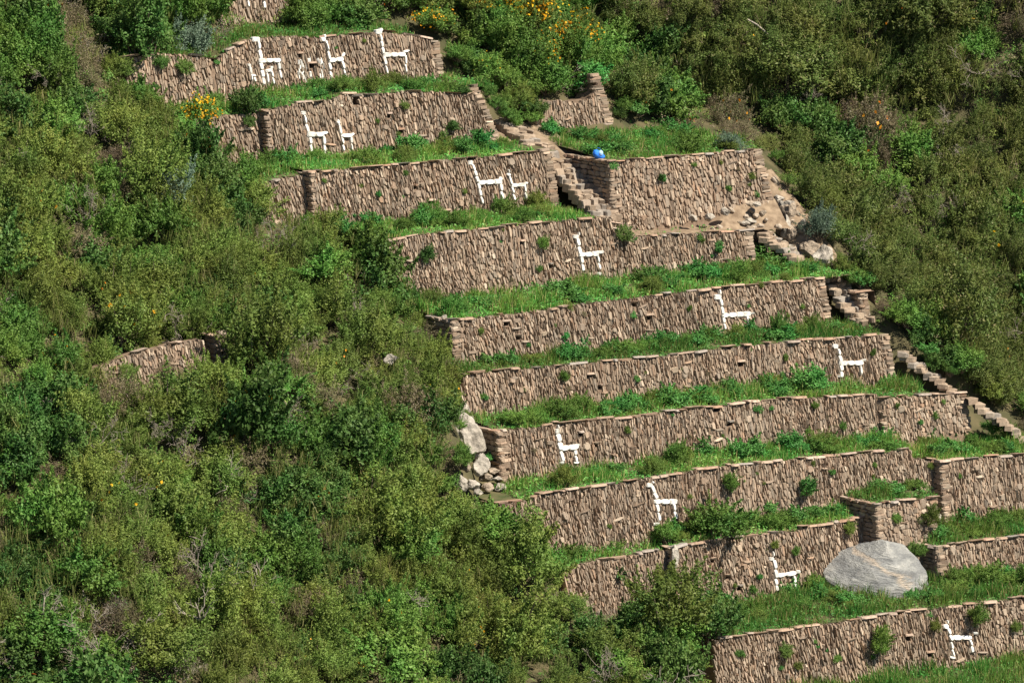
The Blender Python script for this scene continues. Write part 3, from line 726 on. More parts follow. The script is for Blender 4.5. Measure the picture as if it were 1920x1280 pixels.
# ------------------------------------------------------------------ terrace treads
def tread(name, lo, hi_n, u0, u1, label, zback=0.12, lo_key=None, front=0.12, mat='turf', z_off=-0.05, zfix=None):
    """ground between the lip of wall `lo` and depth hi_n(u)"""
    w = WALLS[lo]
    V, Fs = [], []
    us = np.arange(u0, u1 + .01, 0.4)
    ks = 9
    for u in us:
        nl = w.n0 + w.b * (u - 10) + front
        nh = hi_n(u) if callable(hi_n) else hi_n
        s = (W(u, nl, 0) - w.O).dot(w.T)
        zl = (w.zlip(min(max(s, w.s0), w.s1)) if zfix is None else zfix) + z_off
        for k in range(ks):
            t = k / (ks - 1)
            n = nl + (nh - nl) * t
            z = zl + zback * t + 0.06 * mnoise.noise(Vector((u * .8, n * .8, 1.3))) * (1 if k else .2)
            V.append(W(u, n, z))
    for i in range(len(us) - 1):
        for k in range(ks - 1):
            a = i * ks + k
            Fs.append((a, a + ks, a + ks + 1, a + 1))
    o = link(name, py_mesh(name, V, Fs, M[mat], smooth=True))
    tag(o, label, None, None, 'structure')
    return [(v.dot(EU), v.dot(EN), v.z) for v in V], len(us), ks

TREADS = {}
def uS(k): return (WALLS[k].O + WALLS[k].T * WALLS[k].s0).dot(EU)
def uL(z): return float(np.interp(z, ULZ, ULU))
def add_tread(key, *a, **k):
    TREADS[key] = tread('terrace_ground', *a, **k)
add_tread('T1', 'W1', 15.2, uS('W1') + .15, 4.0, 'earth strip behind the three-llama wall')
add_tread('T2L', 'W2L', 12.0, uS('W2L') + .15, uS('W2') + .2, 'earth strip behind the overgrown set-back end')
add_tread('T2', 'W2', 12.0, uS('W2') + .1, 5.8, 'earth strip at the foot of the three-llama wall')
add_tread('T3L', 'W3L', 8.9, uS('W3L') + .15, uS('W3') + .2, 'earth strip behind the low ruined set-back end')
add_tread('T3', 'W3', 8.9, uS('W3') + .1, 6.5, 'earth strip below the pair of llamas and the dark bush')
add_tread('TRB', 'RB', 9.8, 7.9, 16.4, 'earth platform where the blue bag lies', zback=.5)
add_tread('T4', 'W4', 5.5, uS('W4') + .15, 6.4, 'earth strip at the foot of the two-llama wall by the stairs', zfix=Z[4])
add_tread('T4R', 'W4R', 3.8, 6.5, 15.6, 'bare dirt ledge at the foot of the bastion', mat='earth', zback=.15)
add_tread('T5', 'W5', 1.9, uS('W5') + .15, 17.4, 'earth strip at the foot of the tall single-llama wall', zback=.18)
add_tread('T6', 'W6', -1.4, uS('W6') + .15, 17.4, 'earth strip at the foot of the wall with drain holes')
add_tread('T7', 'W7', -3.7, uS('W7') + .15, uS('W7R') + .1, 'earth strip at the foot of the wall with the round-headed llama', zback=.2)
add_tread('T7R', 'W7R', -3.7, uS('W7R') + .05, 17.9, 'earth strip behind the plain section set forward')
add_tread('T8', 'W8', -5.9, uS('W8') + .15, 15.7, 'earth strip at the foot of the stocky llama wall')
add_tread('T8R', 'W8R', -5.9, uS('W8R') + .05, 25, 'earth strip behind the plain wall set forward', zback=.3)
add_tread('T9L', 'W9L', -8.1, uS('W9L') + .15, uS('W9') + .2, 'earth strip behind the low overgrown wall')
add_tread('T9', 'W9', -8.1, uS('W9') + .1, 11.6, 'earth strip at the foot of the square-bodied llama wall')
add_tread('T9R', 'W9R', -8.6, uS('W9R') + .1, 23, 'earth strip behind the short corner wall', zback=.25)
add_tread('TPB', 'PB', -8.2, uS('PB') + .1, 14.6, 'earth top of the square buttress')
add_tread('T10', 'W10', -9.6, uS('W10') + .15, 22, 'wide earth strip around the big grey boulder', zback=.05)
# ground in front of the lowest wall
V, Fs = [], []
us = np.arange(-6, 26, .5); ns = np.linspace(-22, -15.6, 12)
for u in us:
    for n in ns:
        V.append(W(u, n, Z[11] + .15 + .08 * mnoise.noise(Vector((u * .6, n * .6, 5))) - .05 * (-15.6 - n)))
for i in range(len(us) - 1):
    for k in range(len(ns) - 1):
        a = i * len(ns) + k
        Fs.append((a, a + len(ns), a + len(ns) + 1, a + 1))
tag(link('terrace_ground', py_mesh('terrace_ground', V, Fs, M['turf'], True)), 'earth strip in front of the lowest wall', None, None, 'structure')
TREADS['T11'] = ([(v.dot(EU), v.dot(EN), v.z) for v in V], len(us), len(ns))

def tread_at(key, u, n):
    P, nu, ks = TREADS[key]
    u0 = P[0][0]; du = (P[(nu - 1) * ks][0] - u0) / (nu - 1)
    fi = min(max((u - u0) / du, 0), nu - 1.001); i = int(fi)
    a, b_ = P[i * ks], P[i * ks + ks - 1]
    ft = min(max((n - a[1]) / (b_[1] - a[1]), 0), .999) * (ks - 1); k = int(ft); t = ft - k
    return P[i * ks + k][2] * (1 - t) + P[i * ks + k + 1][2] * t
def tread_pt(key, px, py):
    """where the pixel ray meets a tread; kept between its lip and the wall behind"""
    P, nu, ks = TREADS[key]
    z = sum(p[2] for p in P) / len(P)
    p = at_z(px, py, z)
    u, n = uv(p)
    a, b_ = P[0], P[ks - 1]
    for _ in range(3):
        n2 = min(max(n, P[0][1] + .35), P[ks - 1][1] - .25)
        if n2 != n:
            p = at_n(px, py, n2); u = p.dot(EU); n = n2
    return W(u, n, tread_at(key, u, n))

# ------------------------------------------------------------------ plants: shared meshes
def unit(v): return v / np.maximum(np.linalg.norm(v, axis=-1, keepdims=True), 1e-9)
def leaves(centers, normals, length, width, rng, var=.35):
    n = len(centers)
    nr = unit(normals)
    t = unit(np.cross(nr, unit(rng.normal(size=(n, 3)))))
    b = np.cross(nr, t)
    L = (length * (1 + var * rng.uniform(-1, 1, n)))[:, None]
    Wd = (width * (1 + var * rng.uniform(-1, 1, n)))[:, None]
    V = np.stack([centers - t * L * .5, centers + b * Wd * .5 - nr * L * .08 * 0 + t * L * .05, centers + t * L * .5, centers - b * Wd * .5 + t * L * .05], 1).reshape(-1, 3)
    F_ = np.arange(4 * n).reshape(-1, 4)
    return V, F_
def crown(seed, nclump, nleaf, length, width, clump_r=.34, rz=.8, shell=.5, flat=.5, tall=0.55):
    """unit crown: radius about 1, standing on z = 0, many leaf clumps through its volume"""
    rng = np.random.default_rng(seed)
    d = unit(rng.normal(size=(nclump, 3)))
    d[:, 2] = np.abs(d[:, 2]) * 1.1 - .25
    rad = rng.uniform(.3, 1.0, nclump) ** .7 * (1 + .28 * np.sin(d[:, 0] * 3.1 + seed) * np.cos(d[:, 1] * 2.7 + 2 * seed) + .25 * np.sin(d[:, 2] * 5 + 3 * seed))
    C = d * rad[:, None] * np.array([.8, .8, rz]) + np.array([0, 0, tall])
    lop = rng.uniform(-.15, .15, 3); C = C + lop * C[:, 2:3]
    cr = clump_r * rng.uniform(.6, 1.35, nclump)
    per = rng.choice(nclump, nleaf, p=cr ** 2 / (cr ** 2).sum())
    dd = unit(rng.normal(size=(nleaf, 3)))
    r = rng.uniform(0, 1, nleaf) ** shell
    ctr = C[per] + dd * (r * cr[per])[:, None]
    k = int(nleaf * .3)                                  # leafy shoots standing out of the clumps
    ns = max(8, nclump // 2)
    sp = rng.choice(nclump, ns); sdir = unit(unit(C[sp] - np.array([0, 0, tall * .4])) + rng.normal(size=(ns, 3)) * .45 + np.array([0, 0, .35]))
    sl = rng.uniform(.25, .55, ns)
    pk = rng.choice(ns, k)
    tt = rng.uniform(.1, 1, k)
    ctr[:k] = C[sp[pk]] + sdir[pk] * (sl[pk] * tt + .12)[:, None] + rng.normal(size=(k, 3)) * (.05 * (1.15 - tt))[:, None]
    dd[:k] = unit(rng.normal(size=(k, 3)))
    ctr[:, 2] = np.maximum(ctr[:, 2], .0)
    nrm = dd * .9 + np.array([0, 0, flat]) + rng.normal(size=(nleaf, 3)) * .6
    return leaves(ctr, nrm, length, width, rng), C, cr
def tube(a, b, r0, r1, k=4):
    a, b = np.array(a, float), np.array(b, float)
    d = unit(b - a); x = unit(np.cross(d, [.31, .52, .79])); y = np.cross(d, x)
    V = []
    for p, r in ((a, r0), (b, r1)):
        for i in range(k):
            an = 2 * math.pi * i / k
            V.append(p + (x * math.cos(an) + y * math.sin(an)) * r)
    return np.array(V), [(i, (i + 1) % k, k + (i + 1) % k, k + i) for i in range(k)]
def tubes_mesh(name, segs, mat, k=4):
    V, Fs, off = [], [], 0
    for s in segs:
        v, f = tube(*s, k=k)
        V.append(v); Fs.extend([tuple(i + off for i in q) for q in f]); off += len(v)
    return fast_mesh(name, np.concatenate(V), Fs, mat, smooth=True)
def stems_mesh(C, seed, thick=.035):
    rng = np.random.default_rng(seed)
    segs = []
    for c in C[: min(len(C), 16)]:
        m = c * .5 + rng.normal(size=3) * .07; m[2] = max(.12, m[2] * .9)
        segs.append(((0, 0, -.25), m, thick, thick * .7)); segs.append((m, c, thick * .7, thick * .3))
    return tubes_mesh('stems', segs, M['stem'])
PROTO = {}
def proto(kind, seeds, mat, **kw):
    lst = []
    for sd_ in seeds:
        (V, F_), C, cr = crown(sd_, **kw)
        lst.append((fast_mesh('foliage', V, F_, M[mat]), stems_mesh(C, sd_), C, cr))
    PROTO[kind] = lst
proto('olive', (1, 2, 3, 4, 5, 6), 'olive', nclump=85, nleaf=9000, length=.076, width=.032, clump_r=.23, shell=.6, rz=.85)
proto('khaki', (7, 8, 9, 10, 16), 'khaki', nclump=85, nleaf=8500, length=.074, width=.03, clump_r=.23, shell=.65, rz=.85)
proto('green', (11, 12, 13, 14, 15), 'green', nclump=66, nleaf=7500, length=.085, width=.042, clump_r=.245, shell=.6, rz=.85)
proto('dark', (21, 22, 23, 24), 'dark', nclump=56, nleaf=6000, length=.10, width=.052, clump_r=.255, shell=.6, rz=.9)
proto('bright', (31, 32, 33), 'bright', nclump=34, nleaf=2600, length=.15, width=.075, clump_r=.31, flat=.8)
proto('blue', (41, 42), 'blue', nclump=66, nleaf=7000, length=.08, width=.032, clump_r=.25, shell=.6)
proto('dry', (51, 52, 53), 'dry', nclump=80, nleaf=6000, length=.08, width=.022, clump_r=.26, shell=.7)
proto('tree', (61, 62), 'dark', nclump=95, nleaf=10000, length=.075, width=.045, clump_r=.235, rz=.95, tall=.8)
def flower_mesh(C, cr, seed, mat, n=170, size=.075):
    rng = np.random.default_rng(seed)
    per = rng.choice(len(C), n)
    dd = unit(rng.normal(size=(n, 3)) + np.array([.3, -.5, .9]))
    ctr = C[per] + dd * (cr[per] * rng.uniform(1.05, 1.6, n))[:, None]
    V, Fs = leaves(ctr, dd + rng.normal(size=(n, 3)) * .3, size, size * .95, rng)
    V2, F2 = leaves(ctr + dd * .012, dd + rng.normal(size=(n, 3)) * .5, size, size * .95, rng)
    return fast_mesh('flowers', np.concatenate([V, V2]), np.concatenate([Fs, F2 + len(V)]), M[mat])
FLOWER = {}
def twig_mesh(name, seed, mat, levels=4, spread=.55, thick=.03, n0=5, up=.6):
    rng = np.random.default_rng(seed)
    segs = []
    def grow(p, d, L, r, lv):
        q = p + d * L * .5 + rng.normal(size=3) * L * .08
        e = q + unit(d + rng.normal(size=3) * .25) * L * .5
        segs.append((p, q, r, r * .8)); segs.append((q, e, r * .8, r * .55))
        if lv <= 0: return
        for _ in range(rng.integers(2, 4)):
            nd = unit(d + rng.normal(size=3) * spread + np.array([0, 0, .12 * up]))
            st = q if rng.random() < .4 else e
            grow(st, nd, L * rng.uniform(.58, .8), max(r * .55, .007), lv - 1)
    for _ in range(n0):
        d = unit(rng.normal(size=3) * np.array([1, 1, .5]) + np.array([0, 0, up]))
        grow(np.array([0, 0, -.1]), d, rng.uniform(.38, .6), thick, levels)
    return tubes_mesh(name, segs, mat, 3)
TWIGS = [twig_mesh('branches', 70 + i, M['grey_twig'], 4, .6, .022, 6) for i in range(4)]
SNAGS = [twig_mesh('branches', 80 + i, M['pale_twig'], 3, .5, .042, 3, up=.9) for i in range(4)]
def rosette_mesh(seed, mat, n=34, length=1.0, width=.12, upc=.5):
    rng = np.random.default_rng(seed)
    V, Fs = [], []
    for i in range(n):
        a = rng.uniform(0, 6.283); e = rng.uniform(.1, 1.3)
        d = np.array([math.cos(a) * math.cos(e), math.sin(a) * math.cos(e), math.sin(e)])
        side = np.array([-math.sin(a), math.cos(a), 0])
        L = length * rng.uniform(.6, 1)
        p1 = d * L * .5 + np.array([0, 0, .05]); p2 = d * L + np.array([0, 0, -.18 * L])
        o = len(V)
        V += [-side * width * .3, side * width * .3, p1 + side * width * .5, p1 - side * width * .5, p2 + side * .01, p2 - side * .01]
        Fs += [(o, o + 1, o + 2, o + 3), (o + 3, o + 2, o + 4, o + 5)]
    return fast_mesh('leaves', np.array(V), Fs, mat)
ROSETTE = [rosette_mesh(90 + i, M['agave']) for i in range(2)]
BROMELIAD = [rosette_mesh(95 + i, M['red'], 26, 1.0, .16) for i in range(2)]

CATS = {'tree': 'tree'}
def plant(kind, p, size, label, group, height=1.0, lean=0.0, name=None, flowers=None, rnd=None, cat='shrub', fl_n=170, fl_size=.075, stretch=None):
    r = rnd or random
    var = PROTO[kind][r.randrange(len(PROTO[kind]))]
    root = empty(name or 'shrub', p)
    root.rotation_mode = 'QUATERNION'
    root.rotation_quaternion = Quaternion(EU, lean) @ Quaternion((0, 0, 1), r.uniform(0, 6.28))
    root.scale = (size * r.uniform(.88, 1.12), size * r.uniform(.88, 1.12), size * height)
    tag(root, label, cat, group)
    if kind == 'tree':
        link('crown', var[0], root); link('trunk', var[1], root)
    else:
        link('foliage', var[0], root); link('stems', var[1], root)
    if flowers:
        fk = (flowers, id(var[0]), fl_n)
        if fk not in FLOWER: FLOWER[fk] = flower_mesh(var[2], var[3], 7, flowers, fl_n, fl_size)
        tag(link('flowers', FLOWER[fk], root), kind='stuff')
    return root
def twiggy(p, size, label, group, snag=False, lean=0.0, rnd=None, hscale=1.0, name=None):
    r = rnd or random
    lst = SNAGS if snag else TWIGS
    root = link(name or ('dead_branches' if snag else 'bare_shrub'), lst[r.randrange(len(lst))], None, p)
    root.rotation_mode = 'QUATERNION'
    root.rotation_quaternion = Quaternion(EU, lean) @ Quaternion((0, 0, 1), r.uniform(0, 6.28))
    root.scale = (size, size, size * hscale)
    tag(root, label, 'dead shrub', group)
    return root

# ------------------------------------------------------------------ the thickets
TERR = [(225, 92), (372, 92), (455, 62), (520, 55), (800, 50), (838, 78), (850, 140), (905, 150), (945, 215), (985, 232), (1000, 180), (1110, 172), (1122, 132), (1150, 205), (1200, 238), (1300, 245), (1440, 268),
        (1462, 360), (1545, 470), (1575, 515), (1638, 543), (1640, 600), (1678, 622), (1705, 650), (1765, 706), (1840, 750), (1990, 822), (2010, 1400), (1330, 1400), (1335, 1215), (1335, 1150), (1240, 1120), (1130, 1150), (1030, 1150), (1045, 1070), (1000, 1025),
        (925, 955), (850, 905), (848, 775), (868, 690), (812, 640), (780, 545), (765, 480), (715, 445), (590, 395), (490, 375), (480, 305), (470, 270), (380, 240), (362, 210), (380, 175), (230, 150)]
def inside(poly, x, y):
    c = False; j = len(poly) - 1
    for i in range(len(poly)):
        xi, yi = poly[i]; xj, yj = poly[j]
        if (yi > y) != (yj > y) and x < (xj - xi) * (y - yi) / (yj - yi) + xi: c = not c
        j = i
    return c
def edge_dist(poly, x, y):
    return min(seg_dist((x, y), poly[i - 1], poly[i]) for i in range(len(poly)))
GAPS = [(165, 684, 215, 702), (215, 666, 280, 700), (280, 650, 340, 696), (340, 636, 430, 690), (170, 100, 240, 150), (405, -60, 540, 30), (372, 205, 500, 255), (486, 330, 580, 370)]         # bare masonry showing through the thicket
ROCKGAP = [(815, 595, 26), (875, 830, 28), (890, 900, 32), (1467, 400, 40), (1530, 490, 35), (640, 628, 22), (1125, 80, 16)]
REG = {'left': 'in the thicket left of the terraces', 'right': 'on the shady slope right of the terraces', 'top': 'above the top terrace walls'}
KLAB = {'khaki': 'dull khaki green shrub', 'olive': 'olive green fine-leaved shrub', 'green': 'mid green leafy shrub', 'dark': 'dark green broad-leaved shrub',
        'blue': 'pale blue-green shrub', 'dry': 'brownish half-dry shrub', 'bright': 'bright green leafy shrub'}
rv = random.Random(3)
counts = {}
SHRUBS = []
def fill():
    step = 1.12
    z = -17.0
    while z < 18.5:
        u = -34.0
        while u < 46:
            uu, zz = u + rv.uniform(-.45, .45), z + rv.uniform(-.4, .4)
            u += step
            p = W(uu, slope_n(uu, zz), zz)
            x, y = project(p + EZ * .5)
            if x < -110 or x > 2030 or y < -110 or y > 1400: continue
            size = rv.uniform(.7, 1.25) * (1.3 if rv.random() < .15 else 1) * (1.7 if rv.random() < .07 else 1)
            inn = inside(TERR, x, y)
            if inn: continue
            ed = edge_dist(TERR, x, y)
            rpx = size * 42
            if ed < rpx * .75:
                size = max(.25, ed / 42 / .75)
                if ed < 9: continue
            bad = False
            for x0, y0, x1, y1 in GAPS:
                if x0 - rpx * .35 < x < x1 + rpx * .35 and y0 - rpx * .1 < y < y1 + rpx * .55: bad = True
            for rx, ry, rr in ROCKGAP:
                if math.hypot(x - rx, y - ry) < rr: bad = True
            if bad: continue
            d = uu - float(np.interp(zz, URZ, URU))
            reg = 'right' if (d > -.5 and x > 1130) else ('top' if (y < 160 and x > 420) else 'left')
            f = mnoise.noise(Vector((uu * .22, zz * .22, 2.2))) + rv.uniform(-.22, .22)
            g = mnoise.noise(Vector((uu * .3, zz * .3, 8.8))) + rv.uniform(-.2, .2)
            if reg == 'right':
                kind = 'khaki' if f > -.16 else ('dry' if g > .12 else 'dark' if g < -.2 else 'green')
                if rv.random() < .008: kind = 'blue'
            elif reg == 'top':
                kind = 'green' if f > -.1 else 'olive'
                if rv.random() < .25: kind = 'dark'
            else:
                kind = 'olive' if f > .02 else ('green' if g > -.05 else 'dark')
                if rv.random() < .09: kind = 'dry'
                if rv.random() < .012: kind = 'blue'
            ck = (kind, reg)
            tw = rv.random() < (.08 if reg != 'top' else .01)
            if sum(v for kk, v in counts.items() if kk[0] == kind) >= 280: kind = {'olive': 'green', 'green': 'olive', 'dark': 'green', 'dry': 'olive', 'khaki': 'olive'}.get(kind, 'olive'); ck = (kind, reg)
            if tw:
                twiggy(p - EN * .55, size * rv.uniform(.9, 1.35), 'bare grey twiggy shrub ' + REG[reg], 'bare grey shrubs ' + REG[reg], lean=rv.uniform(.1, .45), rnd=rv)
                continue
            counts[ck] = counts.get(ck, 0) + 1
            fl = None; lab, grp = KLAB[kind] + ' ' + REG[reg], KLAB[kind] + 's ' + REG[reg]
            if rv.random() < .08:
                fl = 'orange' if rv.random() < .6 else 'yellow'
                lab = KLAB[kind] + ' with %s flowers ' % fl + REG[reg]; grp = lab
            plant(kind, p - EN * .1 - EZ * .15, size, lab, grp, height=rv.uniform(.7, 1.35), lean=rv.uniform(.1, .6), flowers=fl, fl_n=9, fl_size=.11, rnd=rv, name=kind + '_shrub')
        z += step * .82
fill()

for px_, py_, lab_ in [(912, 172, 'first small bush down the upper wall corner'), (930, 195, 'second small bush down the upper wall corner'), (946, 214, 'third small bush down the upper wall corner'), (962, 230, 'lowest small bush beside the upper wall corner')]:
    plant('green', at_n(px_, py_ + 8, 9.3), .5, lab_, 'bushes beside the upper wall corner', height=.9, lean=.3, rnd=rv)
# undergrowth that fills the gaps between the shrubs, too small to count
def undergrowth(name, cond, n, seed, label, mats, kinds):
    rng = np.random.default_rng(seed)
    r = random.Random(seed)
    Cs, Ns, mi = [], [], []
    tries = 0
    while len(Cs) < n and tries < n:
        tries += 1
        u, z = r.uniform(-34, 46), r.uniform(-17, 18.5)
        p = W(u, slope_n(u, z), z)
        x, y = project(p)
        if x < -300 or x > 2220 or y < -160 or y > 1450 or inside(TERR, x, y) or not cond(x, y, u, z): continue
        if any(x0 < x < x1 and y0 < y < y1 for x0, y0, x1, y1 in GAPS): continue
        if any(math.hypot(x - rx, y - ry) < rr for rx, ry, rr in ROCKGAP): continue
        rad = r.uniform(.16, .42)
        cl = p - EN * r.uniform(0, .9) + EZ * r.uniform(0, .3)
        if edge_dist(TERR, x, y) < 22: rad *= .6; cl = p
        k = 0; q = r.random(); acc = 0
        for k, pk in enumerate(kinds):
            acc += pk
            if q < acc: break
        m = int(42 * (rad / .3) ** 1.5) + 8
        d = unit(rng.normal(size=(m, 3))); rr = rad * rng.uniform(.3, 1, m)[:, None]
        Cs.extend(np.array(cl) + d * rr); Ns.extend(d + np.array([.15, -.3, .5]) + rng.normal(size=(m, 3)) * .4); mi.extend([k] * m)
    V, F_ = leaves(np.array(Cs), np.array(Ns), .10, .044, rng, .4)
    o = link(name, fast_mesh(name, V, F_, [M[k] for k in mats], mi))
    tag(o, label, 'undergrowth', None, 'stuff')
undergrowth('undergrowth', lambda x, y, u, z: not (x > 1130 and u > np.interp(z, URZ, URU) - .5), 300000, 5, 'low leafy undergrowth between the shrubs left of and above the terraces', ['olive', 'green', 'dry', 'dark'], [.4, .3, .15, .15])
undergrowth('undergrowth', lambda x, y, u, z: (x > 1130 and u > np.interp(z, URZ, URU) - .5), 185000, 6, 'low leafy undergrowth between the shrubs right of the terraces', ['olive', 'green', 'dry', 'dark'], [.45, .2, .25, .1])

def slope_grass(name, cond, nclumps, seed, label):
    r = random.Random(seed)
    V, F_ = [], []
    k = 0
    while k < nclumps:
        u, z = r.uniform(-34, 46), r.uniform(-17, 18.5)
        if mnoise.noise(Vector((u * .3, z * .3, seed))) < r.uniform(-.25, .2): continue
        p = W(u, slope_n(u, z), z)
        x, y = project(p)
        if x < -120 or x > 2040 or y < -120 or y > 1400 or inside(TERR, x, y) or not cond(x, y, u, z): continue
        k += 1
        if any(x0 - 10 < x < x1 + 10 and y0 - 10 < y < y1 + 20 for x0, y0, x1, y1 in GAPS) or edge_dist(TERR, x, y) < 40: continue
        c = p - EN * r.uniform(.5, 1.3) + EZ * r.uniform(.1, .5)
        for _ in range(12):
            b0 = c + Vector((r.gauss(0, .12), r.gauss(0, .12), r.gauss(0, .1)))
            h = r.uniform(.35, .85)
            an = r.uniform(0, 6.28); sv = Vector((math.cos(an), math.sin(an), 0)) * r.uniform(.008, .015)
            lean = Vector((r.gauss(.1, .35), r.gauss(-.3, .3), 0)) * h
            m1 = b0 + lean * .45 + EZ * h * .62; m2 = b0 + lean * 1.1 + EZ * h * .7
            o_ = len(V)
            V += [b0 - sv, b0 + sv, m1 + sv * .8, m1 - sv * .8, m2 + sv * .2, m2 - sv * .2]
            F_ += [(o_, o_ + 1, o_ + 2, o_ + 3), (o_ + 3, o_ + 2, o_ + 4, o_ + 5)]
    o = link(name, fast_mesh(name, np.array([tuple(v) for v in V]), F_, M['tall_grass']))
    tag(o, label, 'grass', None, 'stuff')
slope_grass('tall_grass', lambda x, y, u, z: not (x > 1130 and u > np.interp(z, URZ, URU) - .5), 3000, 15, 'dull yellow-green tall grass tangled through the left thicket')
slope_grass('tall_grass', lambda x, y, u, z: (x > 1130 and u > np.interp(z, URZ, URU) - .5), 1300, 16, 'dull tall grass tangled through the shady right slope')
# named plants in the thickets: px, py of the foot, width px, kind, height, label
def big(kind, px, py, wpx, hgt, label, cat='shrub', flowers=None, lean=.2, name=None, fl_n=170, fl_size=.075, out=.5, group=None):
    p = on_slope(px, py) - EN * out
    return plant(kind, p, wpx / 45 / 1.9, label, group, height=hgt, lean=lean, flowers=flowers, name=name, cat=cat, fl_n=fl_n, fl_size=fl_size, rnd=rv)
big('tree', 262, 128, 165, 1.05, 'dark green tree overhanging the ragged end of the three-llama wall', 'tree', name='tree')
big('blue', 350, 105, 110, .95, 'pale blue-green bush beside the dark tree at the top')
big('dark', 340, 118, 60, .9, 'dark leafy bush drooping over the wall below the pale blue-green bush', lean=.6)
big('dark', 655, 52, 115, .8, 'dark green bush rising behind the head of the three-llama wall')
big('green', 560, 52, 90, .8, 'mid green bush behind the wall top over the scattered white stones')
big('green', 345, 245, 75, 1.1, 'shrub covered in yellow flowers at the ruined end of a wall', flowers='yellow', fl_n=300, fl_size=.11, out=.9)
big('olive', 960, 55, 130, .9, 'broad shrub full of orange-yellow flowers above the small ruined wall', flowers='yellow', fl_n=460, fl_size=.095, out=.9)
big('green', 1045, 95, 100, .95, 'rounded shrub dotted with yellow flowers over the small ruined wall', flowers='yellow', fl_n=420, fl_size=.095, out=.9)
big('green', 900, 40, 100, .8, 'shrub with sparse yellow flowers next to the broad flowering one', flowers='yellow', fl_n=160, fl_size=.1, out=.8)
big('green', 800, 50, 80, .9, 'shrub with scattered yellow flowers behind the end of the three-llama wall', flowers='yellow', fl_n=150, fl_size=.1, out=.8)
for px_, py_, kd_, lab_ in [(1010, 25, 'green', 'green shrub with scattered flowers, uppermost of those over the small ruined wall'), (925, 85, 'olive', 'olive shrub with scattered flowers above the upper stone steps'), (870, 25, 'olive', 'olive shrub with scattered flowers above the end of the three-llama wall'), (1070, 70, 'olive', 'olive shrub with scattered flowers beside the dark purplish rock'), (985, 120, 'green', 'green shrub with scattered flowers hanging toward the small ruined wall')]:
    big(kd_, px_, py_, 90, .9, lab_, flowers='yellow', fl_n=170, fl_size=.095, out=.9)
big('bright', 1090, 165, 85, .9, 'bright green bush leaning on the pointed ruined corner')
big('green', 1010, 165, 110, .9, 'leafy green bush hanging over the small ruined wall')
big('green', 900, 150, 80, .9, 'leafy green bush with yellow flowers beside the corner above the long stairs', flowers='yellow', fl_n=30)
big('bright', 1185, 215, 50, .8, 'small bright bush beside the pointed ruined corner')
big('blue', 1520, 445, 85, 1.1, 'blue-green bush beside the pale rocks at the terrace edge')
big('olive', 1525, 385, 80, .9, 'rounded olive bush behind the pale rocks at the terrace edge')
big('dark', 690, 545, 150, .95, 'large dark green bush overhanging the left end of the tall wall')
big('green', 600, 530, 120, .9, 'leafy green bush next to the large dark one')
big('green', 1690, 610, 90, .9, 'green bush beside the short stairs')
big('bright', 1600, 535, 60, .7, 'bright bush behind the narrow side wall of the stairs')
big('olive', 540, 620, 110, .8, 'olive bush hanging over the coursed stub in the thicket')
big('green', 900, 1000, 110, .9, 'green bush below the pile of pale stones')
big('green', 1000, 1075, 110, .9, 'green bush in front of the ruined end of the square-bodied llama wall')
big('green', 745, 1065, 110, .9, 'grey green bush with big leaves deep in the thicket')
big('green', 300, 440, 110, 1.1, 'tall yellowish green bush below the two-llama walls')
for px_, py_, w_, kd_, lab_ in [(1672, 600, 70, 'green', 'green bush beside the top of the upper zigzag stairs'), (1738, 630, 80, 'olive', 'olive bush beside the middle of the upper zigzag stairs'), (1790, 690, 80, 'green', 'green bush between the two zigzag flights'), (1850, 745, 80, 'olive', 'olive bush above the lower zigzag flight'), (1915, 770, 60, 'green', 'green bush beside the lower zigzag flight'), (1585, 525, 60, 'green', 'green bush behind the short stairs'), (1560, 505, 50, 'olive', 'olive bush beside the pale rock face'),
      (205, 150, 80, 'olive', 'olive bush against the ragged end of the three-llama wall'), (455, 350, 90, 'green', 'green bush against the low ruined set-back end'), (470, 400, 90, 'olive', 'olive bush below the low ruined set-back end'), (680, 470, 80, 'olive', 'olive bush at the left end of the tall wall')]:
    big(kd_, px_, py_, w_, .85, lab_)
for px_, py_, w_, kd_, lab_ in [(985, 228, 46, 'green', 'small green bush beside the upper stone steps'), (1022, 252, 52, 'bright', 'bright bush at the bend of the stone stairs'), (975, 205, 50, 'olive', 'olive bush between the upper wall corner and the small ruined wall'), (1300, 1250, 120, 'green', 'green bush against the left end of the lowest wall'), (1225, 1270, 120, 'dark', 'dark bush below the big olive bush'), (1180, 1215, 100, 'olive', 'olive bush beside the foot of the big olive bush'), (1040, 1160, 80, 'olive', 'olive bush at the foot of the low overgrown wall')]:
    big(kd_, px_, py_, w_, .85, lab_)
for px_, py_, w_, kd_, lab_ in [(1842, 805, 44, 'green', 'green bush at the foot of the section set forward by the stairs'), (1872, 818, 50, 'olive', 'olive bush under the lower zigzag flight'), (1720, 660, 40, 'bright', 'bright tuft on the upper zigzag flight'), (1762, 700, 36, 'green', 'green tuft on the upper zigzag flight'), (935, 160, 60, 'green', 'green bush right behind the upper wall corner'), (958, 190, 56, 'olive', 'olive bush right behind the upper stone steps'), (980, 210, 50, 'dark', 'dark bush above the upper stone steps'), (842, 110, 60, 'green', 'green bush at the end of the three-llama wall'), (855, 790, 40, 'olive', 'olive bush beside the upright pale rock'), (845, 870, 50, 'green', 'green bush beside the tumbled pale stones'), (835, 650, 30, 'bright', 'bright tuft at the foot of the tall pale slab')]:
    big(kd_, px_, py_, w_, .85, lab_, out=.7)
